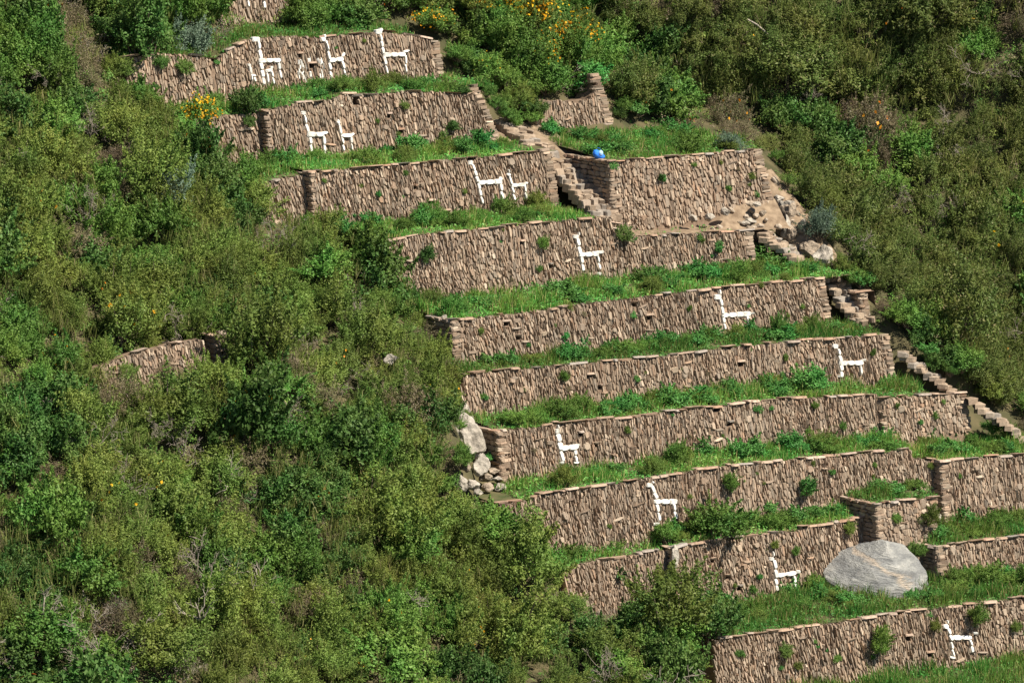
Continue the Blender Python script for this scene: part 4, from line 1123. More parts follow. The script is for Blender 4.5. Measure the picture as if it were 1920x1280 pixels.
for px_, py_, w_, kd_, lab_ in [(1105, 1245, 110, 'olive', 'olive bush below the dark brown dead shrub'), (1150, 1275, 100, 'green', 'green bush between the dead shrub and the big olive bush'), (1160, 205, 50, 'green', 'green bush against the pointed ruined corner'), (1450, 300, 40, 'green', 'small green bush at the far end of the bastion wall'), (1464, 345, 40, 'olive', 'small olive bush above the rocky corner of the bastion'), (848, 800, 30, 'green', 'little green bush left of the large pale boulder'), (850, 845, 30, 'olive', 'little olive bush left of the large pale boulder'), (905, 860, 24, 'bright', 'bright tuft in the shaded nook by the large pale boulder')]:
    big(kd_, px_, py_, w_, .85, lab_, out=.5)
for px_, py_, w_, kd_, lab_ in [(228, 708, 44, 'olive', 'olive tuft at the foot of the lone ruined wall, low end'), (300, 698, 40, 'dry', 'dry tuft at the foot of the lone ruined wall'), (352, 682, 46, 'green', 'green tuft before the high end of the lone ruined wall'), (395, 640, 40, 'olive', 'olive tuft hanging between the lone ruined wall and its stub')]:
    big(kd_, px_, py_, w_, .9, lab_, out=.3)
big('dark', 740, 830, 90, 1, 'dark green bush by the thicket edge above the pale boulder')
# dead wood
for (px, py, wpx, snag, lab) in [
    (440, 1105, 150, True, 'tangle of bleached fallen branches low in the thicket'), (335, 1150, 120, True, 'drooping bundle of pale dead stems below the bleached tangle'),
    (40, 1140, 110, True, 'arched bleached branch at the edge of the thicket'), (385, 900, 110, True, 'thin upright bleached stems in the thicket'),
    (1735, 260, 130, False, 'large bare grey shrub on the shady slope'), (1880, 620, 110, False, 'bare brown-grey shrub on the lower shady slope'),
    (1480, 190, 80, False, 'bare pale shrub with drooping twigs above the bastion'), (130, 400, 120, False, 'wide grey dead shrub at the thicket edge'),
    (140, 830, 110, False, 'brown dead shrub below the lone ruined wall'), (240, 790, 80, False, 'small greyish dead shrub below the lone ruined wall'),
    (1090, 1265, 120, False, 'grey-brown dead shrub at the foot of the thicket'), (720, 1120, 90, True, 'pale crossing branches under the big-leaved bush'),
    (1100, 1160, 70, False, 'dark brown dead shrub at the foot of the low overgrown wall'), (50, 150, 80, False, 'grey dead shrub at the upper thicket edge')]:
    p = on_slope(px, py) - EN * 1.5 + EZ * .15
    twiggy(p, wpx / 45 / 2.0, lab, None, snag=snag, lean=.35, rnd=rv)
# red bromeliads
for i, (px, py, wpx, lab) in enumerate([(1272, 222, 22, 'red-orange bromeliad above the bastion'), (1510, 205, 20, 'small rusty bromeliad on the shady slope below the bare pale shrub'), (1735, 590, 24, 'orange bromeliad on the shady slope beside the short stairs'),
                                        (10, 315, 30, 'red bromeliad at the upper left thicket edge'), (30, 1260, 46, 'large red bromeliad at the bottom of the thicket'), (170, 525, 22, 'orange bromeliad amid the thicket above the lone ruined wall'),
                                        (545, 600, 24, 'rusty bromeliad above the coursed stub'), (1820, 545, 20, 'rusty bromeliad near the bare brown-grey shrub')]):
    o = link('bromeliad', BROMELIAD[i % 2], None, on_slope(px, py) - EN * .95)
    s = wpx / 45 / 1.5; o.scale = (s, s, s * 1.1); o.rotation_euler = (.3, 0, i)
    tag(o, lab, 'bromeliad')
for i, (px, py, wpx, lab) in enumerate([(795, 615, 42, 'dark rosette plant beside the tall pale rock'), (1140, 1075, 60, 'dark rosette plant on the low overgrown wall'), (1230, 1045, 50, 'yellowish green rosette plant at the joint of two walls'), (1635, 45, 40, 'green rosette plant high on the shady slope'), (440, 935, 60, 'arching grassy rosette deep in the thicket')]):
    o = link('rosette_plant', ROSETTE[i % 2], None, on_slope(px, py) - EN * (.6 if px < 1600 else .9))
    s = wpx / 45 / 1.6; o.scale = (s, s, s); o.rotation_euler = (.35, 0, i * 1.3)
    tag(o, lab, 'rosette plant')

# ------------------------------------------------------------------ grass and plants on the treads
NICK = {'T1': 'behind the top of the three-llama wall', 'T2': 'at the foot of the three-llama wall', 'T3': 'at the foot of the wall with the dark face bush',
        'TRB': 'around the blue bag', 'T4': 'at the foot of the wall ending at the long stairs', 'T5': 'at the foot of the tall single-llama wall', 'T6': 'at the foot of the wall with drain holes',
        'T7': 'at the foot of the round-headed llama', 'T8': 'at the foot of the stocky llama wall', 'T2L': 'behind the overgrown set-back end', 'T3L': 'behind the low ruined set-back end', 'T9L': 'behind the low overgrown wall', 'T7R': 'behind the plain section set forward', 'T8R': 'behind the plain wall set forward', 'T9': 'at the foot of the square-bodied llama', 'T9R': 'behind the short corner wall',
        'TPB': 'on top of the square buttress', 'T10': 'around the big grey boulder', 'T11': 'in front of the lowest wall', 'T4R': 'on the bare dirt ledge'}
def grass(key, dens, hgt, herb=.5, urange=None, seed=0, clear=()):
    P, nu, ks = TREADS[key]
    u0, u1 = P[0][0], P[-1][0]
    if urange: u0, u1 = max(u0, urange[0]), min(u1, urange[1])
    n_lo, n_hi = min(p[1] for p in P), max(p[1] for p in P)
    area = (u1 - u0) * (n_hi - n_lo)
    r = random.Random(seed + 77); rng = np.random.default_rng(seed)
    V, F_, mi = [], [], []
    Cs, Ns = [], []
    for _ in range(int(area * dens)):
        u, n = r.uniform(u0, u1), r.uniform(n_lo, n_hi)
        a = P[min(nu - 1, max(0, int((u - P[0][0]) / .4))) * ks]
        if n < a[1] - .02: continue
        c = mnoise.noise(Vector((u * .55, n * .9, seed))) + .35 * mnoise.noise(Vector((u * 1.9, n * 1.9, seed)))
        if r.random() > .72 + c * .9: continue
        if any(abs(u - cu) < cw for cu, cw in clear): continue
        z = tread_at(key, u, n) - .02
        hh = hgt * max(.35, 1 + c * .9) * r.uniform(.5, 1.2)
        if n < a[1] + .4: hh *= .6
        if r.random() < herb * max(.1, .75 - c):
            for q in range(3):
                Cs.append(tuple(W(u + r.gauss(0, .05), n + r.gauss(0, .05), z + r.uniform(.03, hh * .8)))); Ns.append((r.gauss(.2, .5), r.gauss(-.4, .5), r.gauss(.9, .4)))
        else:
            for q in range(3):
                b0 = W(u + r.gauss(0, .06), n + r.gauss(0, .06), z)
                an = r.uniform(0, 6.28); sdv = Vector((math.cos(an), math.sin(an), 0)) * r.uniform(.010, .017)
                lean = Vector((r.gauss(.05, .16), r.gauss(-.1, .16), 0)) * hh * 1.2
                h2 = hh * r.uniform(.7, 1.2)
                o = len(V)
                V += [b0 - sdv, b0 + sdv, b0 + lean * .4 + EZ * h2 * .6 + sdv * .8, b0 + lean * .4 + EZ * h2 * .6 - sdv * .8, b0 + lean + EZ * h2 + sdv * .2, b0 + lean + EZ * h2 - sdv * .2]
                F_ += [(o, o + 1, o + 2, o + 3), (o + 3, o + 2, o + 4, o + 5)]
    Va = np.array([tuple(v) for v in V]); Fa = np.array(F_)
    mi = np.zeros(len(Fa), dtype=int)
    if Cs:
        Vl, Fl = leaves(np.array(Cs), np.array(Ns), .11, .065, rng, .4)
        Fa = np.concatenate([Fa, Fl + len(Va)]); Va = np.concatenate([Va, Vl]); mi = np.concatenate([mi, np.ones(len(Fl), dtype=int)])
    o = link('grass', fast_mesh('grass', Va, Fa, [M['grass'], M['herb']], mi))
    tag(o, 'green grass and low herbs ' + NICK[key], 'grass', None, 'stuff')
grass('T2L', 130, .34, .6, None, 32)
grass('T3L', 130, .32, .5, None, 33)
grass('T9L', 140, .4, .5, None, 39)
grass('T1', 110, .32, .5, None, 1)
grass('T2', 130, .34, .6, (-16, 5.6), 2)
grass('T3', 130, .30, .4, (-13, 5.4), 3)
grass('TRB', 120, .30, .5, (7.95, 16.2), 4)
grass('T4', 130, .28, .4, (-10, 5.8), 5)
grass('T4R', 7, .2, .5, None, 55)
grass('T5', 130, .42, .6, (-7, 17.6), 6)
grass('T6', 130, .36, .5, (-5.5, 16.6), 7)
grass('T7', 140, .42, .6, (-5, 17.6), 8)
grass('T7R', 130, .35, .4, None, 29)
grass('T8', 130, .38, .55, (-5.5, 15.6), 9)
grass('T8R', 130, .38, .45, (15.2, 24), 19)
grass('T9', 140, .40, .5, (-6, 10.6), 10)
grass('T9R', 140, .42, .3, (12.6, 22), 11)
grass('TPB', 140, .34, .7, (10.5, 14.4), 12)
grass('T10', 110, .42, .5, (-5, 21), 13)
grass('T11', 120, .45, .3, (1, 25), 14)

# plants on the treads: tread, px, py of the foot, width px, kind, height, label
TP = [
 ('T2L', 462, 215, 72, 'dark', 1.0, 'dark green bush on the lip of the wall with a pair of llamas'), ('T2L', 405, 190, 50, 'green', .7, 'leafy green bush beside the yellow flowering shrub'),
 ('T2', 720, 168, 45, 'green', .5, 'low green plant over the middle of the wall with the dark face bush'), ('T2', 858, 170, 50, 'dark', .5, 'low dark plant over the right end of the wall with the dark face bush'), ('T2', 560, 175, 55, 'bright', .5, 'low bright plant below the large llama with the tiny one'),
 ('T3L', 510, 318, 62, 'green', .9, 'green bush at the set-back wall joint'), ('T3L', 560, 312, 50, 'bright', .7, 'bright bush beside the one at the set-back wall joint'), ('T3', 785, 285, 46, 'bright', .8, 'bright leafy plant left of the dark face bush'), ('T3', 828, 276, 42, 'dark', 1.1, 'dark leafy bush standing at the foot of the face bush'), ('T3', 690, 300, 50, 'green', .6, 'green plant at the foot of the small llama of the upper pair'),
 ('T4', 815, 425, 50, 'green', .6, 'low green plant under the wall between the drain holes'), ('T4', 1000, 405, 50, 'bright', .5, 'low bright plant near the smaller llama by the stairs'), ('T4', 905, 415, 60, 'green', .5, 'low green plant under the larger llama by the stairs'), ('T4', 700, 425, 55, 'bright', .6, 'bright plant above the left end of the tall wall'),
 ('TRB', 1040, 265, 60, 'green', .7, 'green bush at the head of the long stairs'), ('TRB', 1290, 275, 80, 'green', .7, 'wide green bush on the bastion top'), ('TRB', 1370, 270, 70, 'blue', .7, 'greyish green bush at the far end of the bastion top'), ('TRB', 1175, 225, 40, 'bright', .7, 'bright bush behind the blue bag'), ('TRB', 1090, 262, 60, 'green', .5, 'low green bush below the small ruined wall'), ('TRB', 1230, 262, 50, 'bright', .6, 'bright bush on the middle of the bastion top'),
 ('T5', 1050, 560, 85, 'bright', .65, 'bright leafy bush under the lone llama of the tall wall'), ('T5', 1145, 552, 60, 'bright', .5, 'small bright bush right below the feet of the lone llama'), ('T5', 1225, 535, 80, 'dark', .65, 'dark green bush under the lower wall section'), ('T5', 1440, 500, 75, 'bright', .85, 'tall bright bush beside the rocky steps'), ('T5', 1385, 515, 70, 'green', .6, 'green bush under the coursed end of the lower wall section'), ('T5', 1500, 512, 60, 'bright', .6, 'bright bush between the rocky steps and the wall lip'), ('T5', 850, 585, 60, 'green', .6, 'green bush near the tall pale rock'), ('T5', 930, 575, 60, 'bright', .55, 'bright bush beside a white stone in the grass'), ('T5', 808, 560, 55, 'green', .8, 'green bush against the left end of the tall wall'),
 ('T6', 910, 686, 60, 'bright', .5, 'bright plant over the left end of the detached-head llama wall'), ('T6', 1060, 672, 60, 'green', .4, 'low feathery plant over the detached-head llama wall'), ('T6', 1180, 660, 60, 'green', .5, 'green plant under the wall with drain holes'), ('T6', 1460, 632, 80, 'bright', .5, 'bright plant beside the feet of the round-headed eared llama'), ('T6', 1560, 620, 60, 'bright', .5, 'bright plant at the foot of the short stairs'),
 ('T7', 1265, 762, 62, 'bright', .85, 'round bright bush in the middle of the stocky llama wall top'), ('T7', 1322, 755, 50, 'bright', .7, 'bright bush beside the round one in the middle'), ('T7', 1520, 738, 80, 'bright', .85, 'large round bright bush under the detached-head llama'), ('T7', 1455, 745, 62, 'bright', .6, 'bright bush beside the large round one'), ('T7', 1060, 788, 62, 'green', .75, 'green bush above the stocky llama'), ('T7', 1140, 778, 50, 'bright', .6, 'bright bush right of the one above the stocky llama'), ('T7', 960, 798, 60, 'green', .6, 'green bush over the shaded wall end'), ('T7R', 1665, 728, 55, 'bright', .7, 'bright bush behind the feet of the detached-head llama'), ('T7', 1010, 795, 50, 'green', .6, 'green bush over the left part of the stocky llama wall'),
 ('T8', 1268, 880, 60, 'green', 1.0, 'upright green bush above the square-bodied llama'), ('T8', 1400, 862, 70, 'bright', .75, 'bright bush under the projecting stones'), ('T8', 1480, 850, 50, 'bright', 1.0, 'tall bright bush on the square-bodied llama wall top'), ('T8', 1550, 848, 60, 'green', .6, 'green bush left of the wall joint'), ('T8', 1660, 835, 70, 'green', .45, 'low feathery bush under the wall joint'), ('T8R', 1790, 850, 80, 'bright', .45, 'low bright bush under the section set forward'), ('T8R', 1870, 845, 70, 'green', .5, 'low green bush at the foot of the edge stairs'),
 ('T9', 1345, 1005, 130, 'green', .82, 'largest leafy green bush, standing right of the square-bodied llama'), ('T9', 1290, 985, 60, 'green', .8, 'smaller bush between the square-bodied llama and the largest bush'), ('T9', 1400, 985, 70, 'green', .8, 'small bush on the far side of the largest bush'), ('T9L', 1150, 1030, 70, 'green', .6, 'green bush above the low overgrown wall'), ('T9L', 1060, 1045, 70, 'green', .6, 'green bush over the left end of the low overgrown wall'),
 ('T10', 1345, 1160, 62, 'bright', 1.0, 'round bright green bush beside the big olive bush'), ('T10', 1250, 1235, 185, 'olive', 1.0, 'big olive bush hiding the low overgrown wall'), ('T10', 1325, 1235, 110, 'dark', 1.1, 'dark leafy bush at the left end of the lowest wall'), ('T10', 1420, 1170, 60, 'olive', .5, 'low olive plant over the left part of the lowest wall'), ('T10', 1270, 1275, 120, 'green', 1.0, 'green bush at the foot of the big olive bush'), ('T10', 1790, 1110, 70, 'green', .6, 'green bush right of the big grey boulder'), ('T10', 1870, 1100, 80, 'green', .7, 'green bush at the foot of the short corner wall'), ('T10', 1730, 1040, 30, 'dark', .8, 'dark little bush squeezed between boulder and buttress'), ('T10', 1600, 1140, 70, 'bright', .5, 'low bright plant in front of the big grey boulder'),
 ('TPB', 1665, 925, 70, 'bright', .5, 'bright low bush on the square buttress'), ('TPB', 1720, 915, 55, 'green', .6, 'green bush against the shaded wall end on the buttress'), ('T9R', 1800, 985, 80, 'bright', .6, 'bright grassy bush behind the short corner wall'), ('T9R', 1870, 990, 70, 'green', .6, 'green bush behind the short corner wall'),
]
for k, px, py, wpx, kind, hg, lab in TP:
    plant(kind, tread_pt(k, px, py) - EZ * .05, wpx / 45 / 1.9, lab, 'bushes growing on the terrace treads', height=hg, lean=.08, rnd=rv)
# many small leafy herbs on each tread
for k, (ua, ub), cnt in [('T2', (-7, 5), 18), ('T3', (-6, 5), 21), ('T4', (-8, 5.5), 21), ('TRB', (8.4, 16), 18), ('T5', (-4, 17), 39), ('T6', (-3, 16), 36), ('T7', (-3, 13), 36), ('T8', (-4, 15), 30), ('T8R', (16, 21), 12), ('T9', (1, 10.5), 27), ('T10', (0, 20), 39), ('T9R', (13, 20), 12), ('T11', (4, 24), 12)]:
    P, nu, ks = TREADS[k]
    for _ in range(cnt):
        u = rv.uniform(ua, ub); n = rv.uniform(P[0][1] + .4, P[ks - 1][1] - .3)
        plant(rv.choice(['bright', 'bright', 'green', 'green', 'olive']), W(u, n, tread_at(k, u, n) - .03), rv.uniform(.3, .68), 'knee-high leafy herb ' + NICK[k], 'leafy herbs ' + NICK[k], height=rv.uniform(.6, 1.0), name='leafy_herb', cat='herb', rnd=rv)
# plants rooted in the wall faces: wall, px, py, width px, kind, height, label
WP = [
 ('W2', 848, 232, 32, 'dark', 1.0, 'dark bush growing out of the wall face with the upper llama pair'), ('W2', 757, 195, 24, 'olive', .8, 'small olive tuft near the top of that bush-bearing wall'), ('W3', 760, 322, 16, 'green', 1.0, 'tiny plant high on the long-stairs llama wall'), ('W3', 870, 358, 14, 'green', 1.0, 'tiny plant left of the larger llama by the stairs'),
 ('W4', 798, 470, 36, 'dark', 1.1, 'dark shrub growing from the left end of the tall wall'), ('W4', 1015, 450, 26, 'green', 1.5, 'green creeper beside the lone llama of the tall wall'), ('W4', 1012, 500, 16, 'green', 1, 'tiny plant beside a drain hole of the tall wall'), ('W4', 1168, 432, 40, 'dark', 1.0, 'dark bluish shrub at the foot of the long stairs'),
 ('W4R', 1346, 462, 26, 'bright', 1.2, 'bright plant on the lower wall section'), ('W4R', 1310, 440, 18, 'green', .8, 'tiny plant on the lip of the lower wall section'), ('RB', 1238, 330, 18, 'dark', 1.4, 'dark creeper on the bastion near its top'), ('RB', 1150, 310, 20, 'bright', 1, 'bright tuft at the shaded corner of the bastion'), ('RB', 1365, 350, 16, 'green', 1.3, 'green tuft near the pale V on the bastion'), ('RB', 1408, 328, 18, 'olive', 1.2, 'olive tuft near the far end of the bastion'), ('RB', 1300, 308, 14, 'green', 1, 'tiny tuft under the lip of the bastion'),
 ('W5', 1060, 628, 17, 'bright', 1, 'small bright tuft low on the drain-hole wall'), ('W5', 1068, 572, 18, 'olive', .8, 'yellowish tuft at the lip of the drain-hole wall'), ('W5', 1475, 590, 14, 'green', 1, 'tiny tuft near the end of the drain-hole wall'),
 ('W6', 1055, 700, 22, 'green', 1.6, 'creeper on the left part of the detached-head llama wall'), ('W6', 905, 740, 16, 'green', 1, 'tiny tuft at the left end of the detached-head llama wall'), ('W6', 1635, 660, 14, 'green', 1.5, 'tiny creeper near the end of the detached-head llama wall'), ('W6', 1472, 670, 14, 'green', 1.2, 'tiny tuft in the middle of the detached-head llama wall'),
 ('W7', 1175, 802, 18, 'green', 1, 'small tuft right of the stocky llama'), ('W7', 1420, 765, 20, 'bright', 1, 'bright tuft under the lip of the stocky llama wall'), ('W7', 1525, 758, 18, 'green', 1.3, 'green tuft near the wall joint'), ('W7', 1580, 795, 20, 'green', 1.2, 'green creeper left of the wall joint'), ('W7R', 1752, 775, 16, 'green', 1.5, 'thin creeper on the section set forward'),
 ('W8', 1365, 895, 36, 'green', 1.5, 'leafy creeper hanging above the largest bush'), ('W8', 1505, 905, 40, 'bright', 1.6, 'bright leafy creeper on the square-bodied llama wall'), ('W8', 1443, 948, 28, 'bright', 1.0, 'round tuft below the bright creeper'), ('W8', 1640, 870, 14, 'green', .8, 'tiny tuft near the lower step of that wall'),
 ('W9', 1450, 1018, 20, 'olive', 1.3, 'olive tuft above the thin llama'), ('W9', 1490, 1032, 20, 'green', 1, 'green tuft right of the thin llama'), ('W9', 1590, 985, 30, 'olive', 1.2, 'olive creeper near the shaded buttress face'), ('W9', 1560, 1070, 30, 'bright', 1.2, 'bright tuft on the wall left of the boulder'), ('W9', 1605, 1045, 30, 'bright', 1.0, 'grassy tuft above the left flank of the boulder'), ('W9', 1410, 1100, 20, 'green', 1, 'small tuft left of the thin llama'), ('W9', 1522, 1078, 18, 'green', 1.2, 'small tuft behind the thin llama'),
 ('PB', 1680, 968, 22, 'green', 1.2, 'creeper in the middle of the square buttress'), ('PB', 1738, 960, 40, 'olive', 1.6, 'pale creeper on the right part of the square buttress'), ('PB', 1712, 1025, 40, 'green', .9, 'green tuft between buttress foot and boulder'),
 ('W10', 1826, 1146, 44, 'green', 1.3, 'leafy creeper hanging down over the back of the lowest llama'), ('W10', 1640, 1198, 50, 'green', 1.3, 'bushy creeper in the middle of the lowest wall'), ('W10', 1472, 1215, 34, 'olive', .8, 'yellow-green tuft on the lowest wall'), ('W10', 1750, 1168, 24, 'olive', 1.3, 'olive creeper left of the lowest llama'), ('W10', 1385, 1222, 20, 'green', 1, 'small tuft at the left of the lowest wall'), ('W10', 1568, 1232, 20, 'green', 1, 'small tuft left of the bushy creeper'), ('W10', 1495, 1245, 20, 'olive', 1, 'small olive tuft low on the lowest wall'), ('W10', 1900, 1170, 24, 'olive', 1.4, 'olive creeper at the far end of the lowest wall'),
 ('W1', 345, 120, 40, 'green', .8, 'leafy plant draped on the ragged end of the three-llama wall'), ('W1', 300, 112, 36, 'green', .7, 'leafy tuft under the dark tree'), ('W2L', 465, 222, 30, 'dark', .9, 'dark tuft under the lip bush'), ('W8R', 1800, 890, 12, 'green', 1, 'tiny tuft on the plain wall set forward'),
]
for k, px, py, wpx, kind, hg, lab in WP:
    w = WALLS[k]
    s, z = w.hit(px, py + wpx * .35 * hg)
    plant(kind, w.pt(s, z, -.08), wpx / 45 / 1.9, lab, 'plants rooted in the wall faces', height=hg, lean=.75, name='wall_plant', cat='plant', rnd=rv)

for k, nick in [('W1', 'the three-llama wall'), ('W2', 'the wall with the dark face bush'), ('W3', 'the wall ending at the long stairs'), ('RB', 'the pale bastion'), ('W4', 'the tall single-llama wall'), ('W4R', 'the lower section under the bastion'), ('W5', 'the drain-hole wall'), ('W6', 'the detached-head llama wall'), ('W7', 'the stocky llama wall'), ('W7R', 'the section set forward by the zigzag stairs'), ('W8', 'the square-bodied llama wall'), ('W9', 'the thin llama wall'), ('W10', 'the lowest wall'), ('PB', 'the square buttress')]:
    w = WALLS[k]
    for _ in range(int((w.s1 - w.s0) * .55) + 1):
        s_ = rv.uniform(w.s0 + .3, w.s1 - .3); z_ = rv.uniform(w.zf(s_) + .3, w.zlip(s_) - .15)
        if any(seg_dist((s_, z_), w.hit(*a_), w.hit(*b_)) < .3 for pts, wd in strokes_of(k) for a_, b_ in zip(pts[:-1], pts[1:])): continue
        plant(rv.choice(['green', 'olive', 'bright', 'dry']), w.pt(s_, z_, -.06), rv.uniform(.07, .17), 'tiny green tuft rooted in ' + nick, 'tiny tufts on ' + nick, height=rv.uniform(.8, 1.6), lean=.8, name='wall_tuft', cat='plant', rnd=rv)
# ------------------------------------------------------------------ stairs
def staircase(label, pts, width, across, nsteps, h=.55, seed=1, depth=.55):
    """pts: top and bottom centre of the flight"""
    r = random.Random(seed)
    a, b_ = pts
    root = empty('stone_staircase', b_)
    tag(root, label, 'stairs', 'stone stairs between the terraces')
    fwd = (b_ - a); fwd.z = 0; fwd.normalize()
    ac = EZ.cross(fwd) ; ac = ac if ac.dot(across) > 0 else -ac
    Rr = Matrix((ac, -fwd, EZ)).transposed()
    if Rr.determinant() < 0: Rr = Matrix((-ac, -fwd, EZ)).transposed()
    for i in range(nsteps):
        t = (i + .5) / nsteps
        c = a.lerp(b_, t)
        x = -width / 2 + r.uniform(-.05, .05)
        while x < width / 2 - .1:
            L = min(r.uniform(.18, .6), width / 2 - x + .05)
            hh = h * r.uniform(.8, 1.1)
            cc = c + ac * (x + L / 2) + EZ * (-hh / 2 + r.uniform(-.07, .05)) - fwd * (depth * .6 + r.uniform(-.1, .1))
            x += L
            mx = Matrix.Translation(cc - b_) @ Rr.to_4x4() @ Matrix.Rotation(r.uniform(-.2, .2), 4, 'Z') @ Matrix.Rotation(r.uniform(-.09, .09), 4, 'X') @ Matrix.Rotation(r.uniform(-.08, .08), 4, 'Y') @ Matrix.Diagonal((L * .99, depth * 1.25, hh, 1))
            o = link('step', STEPS[r.randrange(len(STEPS))], root)
            o.matrix_local = mx
    return root
staircase('long flight of stone stairs beside the shaded bastion face', (W(7.05, 6.5, 6.65), W(7.05, 2.75, 4.4)), 1.35, EU, 12, .42, 1, .4)
staircase('low upper flight of stone steps beside the upper wall corner', (W(6.5, 9.9, 8.1), W(6.75, 6.5, 6.85)), 1.1, EU, 9, .4, 2, .42)
def flight(label, p_top, p_bot, width, n, seed, depth=.45, h=.4, across=EN):
    staircase(label, (p_top, p_bot), width, across, n, h, seed, depth)
flight('short flight of stone steps right of the drain-hole wall', W(16.9, -.3, 1.45), W(17.1, -2.4, -.35), 1.2, 8, 3, .34, .3)
flight('narrow upper flight of zigzag edge stairs', at_n(1685, 652, -4.3), at_n(1795, 738, -6.2), .55, 13, 4, .32, .3)
flight('narrow lower flight of zigzag edge stairs', at_n(1818, 744, -6.9), at_n(1960, 846, -8.5), .55, 15, 5, .32, .3)
flight('rough rocky steps beside the coursed wall end', at_n(1425, 428, 2.2), at_n(1520, 500, .2), .9, 9, 6, .4, .3)
# bare earth
def earth_sheet(label, us_, ts_, f):
    V = [f(u, t) for u in us_ for t in ts_]
    k = len(ts_)
    Fs = [(i * k + j, i * k + k + j, i * k + k + j + 1, i * k + j + 1) for i in range(len(us_) - 1) for j in range(k - 1)]
    return tag(link('earth_bank', py_mesh('earth_bank', V, Fs, M['earth'], True)), label, None, None, 'structure')
earth_sheet('bare brown earth bank at the foot of the bastion corner', np.linspace(11.8, 16.6, 26), np.linspace(0, 1, 10),
            lambda u, t: W(u, 2.0 + 1.7 * t, tread_at('T4R', min(u, 15.4), 2.0 + 1.7 * t) - .1 + 1.0 * sm((u - 12.0) / 2.8) * sm(t * 1.15) + .16 * mnoise.noise(Vector((u * 1.3, t * 2, 7)))))
earth_sheet('bare earth and dust around the rocky steps', np.linspace(15.0, 18.2, 18), np.linspace(1.7, 5.4, 18),
            lambda u, z: W(u, slope_n(u, z) - .12 + .12 * mnoise.noise(Vector((u * 1.1, z * 1.1, 4))), z))
earth_sheet('worn earth under the upper stone steps', np.linspace(5.6, 8.7, 9), np.linspace(6.2, 10.4, 12),
            lambda u, n: W(u, n, 6.47 + (n - 6.2) * .35 + .08 * mnoise.noise(Vector((u * 1.3, n * 1.1, 7)))))
# ------------------------------------------------------------------ rocks and boulders
def rock_mesh(seed, sub=3, rough=.22, mat='pale_rock', cuts=7, extra=()):
    import bmesh
    bm = bmesh.new()
    bmesh.ops.create_icosphere(bm, subdivisions=sub, radius=.5)
    r = random.Random(seed)
    planes = [(Vector((r.gauss(0, 1), r.gauss(0, 1), r.gauss(0, 1))).normalized(), r.uniform(.24, .42)) for _ in range(cuts)]
    planes += list(extra)
    for v in bm.verts:
        for nn, d in planes:
            e = v.co.dot(nn) - d
            if e > 0: v.co -= nn * e
        v.co *= 1 + rough * mnoise.noise(v.co * 2.2 + Vector((seed, 0, 0))) + rough * .4 * mnoise.noise(v.co * 6 + Vector((0, seed, 0))) + rough * .22 * mnoise.noise(v.co * 15)
    me = bpy.data.meshes.new('rock')
    bm.to_mesh(me); bm.free()
    me.materials.append(M[mat])
    return me
def rock(px, py, wpx, hpx, label, seed, mat='pale_rock', out=.35, tilt=0.0, n=None, cat='rock', depth=None, sub=4):
    p = at_n(px, py, n) if n is not None else on_slope(px, py) - EN * out
    o = link('rock', rock_mesh(seed, sub, .3, mat), None, p)
    w_, h_ = wpx / 44 * 1.12, hpx / 44 * 1.12
    o.scale = (w_, depth or max(.5, (w_ + h_) * .45), h_)
    o.rotation_euler = (0, tilt, .3)
    return tag(o, label, cat)
b_ = tread_pt('T10', 1645, 1108)
bo = link('boulder', rock_mesh(12, 5, .10, 'boulder', 0, [(Vector((-.15, -.75, .65)).normalized(), .36), (Vector((.45, -.8, .2)).normalized(), .38), (Vector((.35, -.1, .93)).normalized(), .40), (Vector((-.5, -.8, .35)).normalized(), .385), (Vector((-.66, -.25, .7)).normalized(), .295), (Vector((.62, -.35, .7)).normalized(), .325), (Vector((.1, -.9, .4)).normalized(), .40), (Vector((-.2, .3, .95)).normalized(), .43)]), None, b_ + EZ * .4)
bo.scale = (4.4, 3.5, 3.9); bo.rotation_euler = (0, math.radians(8), math.radians(8))
tag(bo, 'big rounded grey boulder with a pale quartz band', 'boulder')
rock(806, 595, 36, 66, 'tall pale rock slab at the shaded end of the drain-hole wall', 21, tilt=-.3)
rock(792, 572, 18, 22, 'small pale rock on top of the tall slab', 22)
rock(808, 636, 22, 22, 'small pale rock below the tall slab', 23)
rock(788, 540, 12, 24, 'narrow pale stone above the tall slab', 24)
rock(868, 828, 46, 84, 'large pale boulder at the shaded end of the stocky llama wall', 25, tilt=-.2)
rock(884, 764, 24, 46, 'upright pale rock at the left end of the detached-head llama wall', 26, tilt=.3)
for i, (px, py, a, c, ou, ti) in enumerate([(787, 520, 16, 44, .5, .1), (800, 640, 26, 36, .6, -.3), (850, 742, 22, 40, .5, .3), (862, 782, 30, 46, .5, -.2), (882, 866, 28, 36, .7, .2), (846, 902, 24, 30, .6, -.3), (822, 655, 20, 24, .5, .2)]):
    tag(rock(px, py, a, c, '', 150 + i, out=ou, tilt=ti), 'jagged pale rock along the left terrace ends', 'rock', 'jagged pale outcrop')
for i, (px, py, a, c, ou, ti) in enumerate([(455, 668, 26, 22, 1.2, .2), (490, 655, 22, 26, 1.2, -.2), (520, 672, 20, 16, 1.2, .1)]):
    tag(rock(px, py, a, c, '', 170 + i, 'tan_rock', out=ou, tilt=ti), 'brownish stone in the thicket beyond the coursed stub', 'stone', 'stones beyond the coursed stub')
for i, (px, py, a, c) in enumerate([(868, 903, 22, 20), (892, 890, 26, 14), (912, 892, 18, 10), (905, 878, 26, 9), (918, 908, 18, 16), (895, 908, 20, 16), (878, 918, 16, 14), (855, 870, 18, 18)]):
    tag(rock(px, py, a, c, '', 40 + i, 'tan_rock' if i % 2 else 'pale_rock', out=.7), 'pale stone in the tumbled pile below the large pale boulder', 'stone', 'tumbled pale stones')
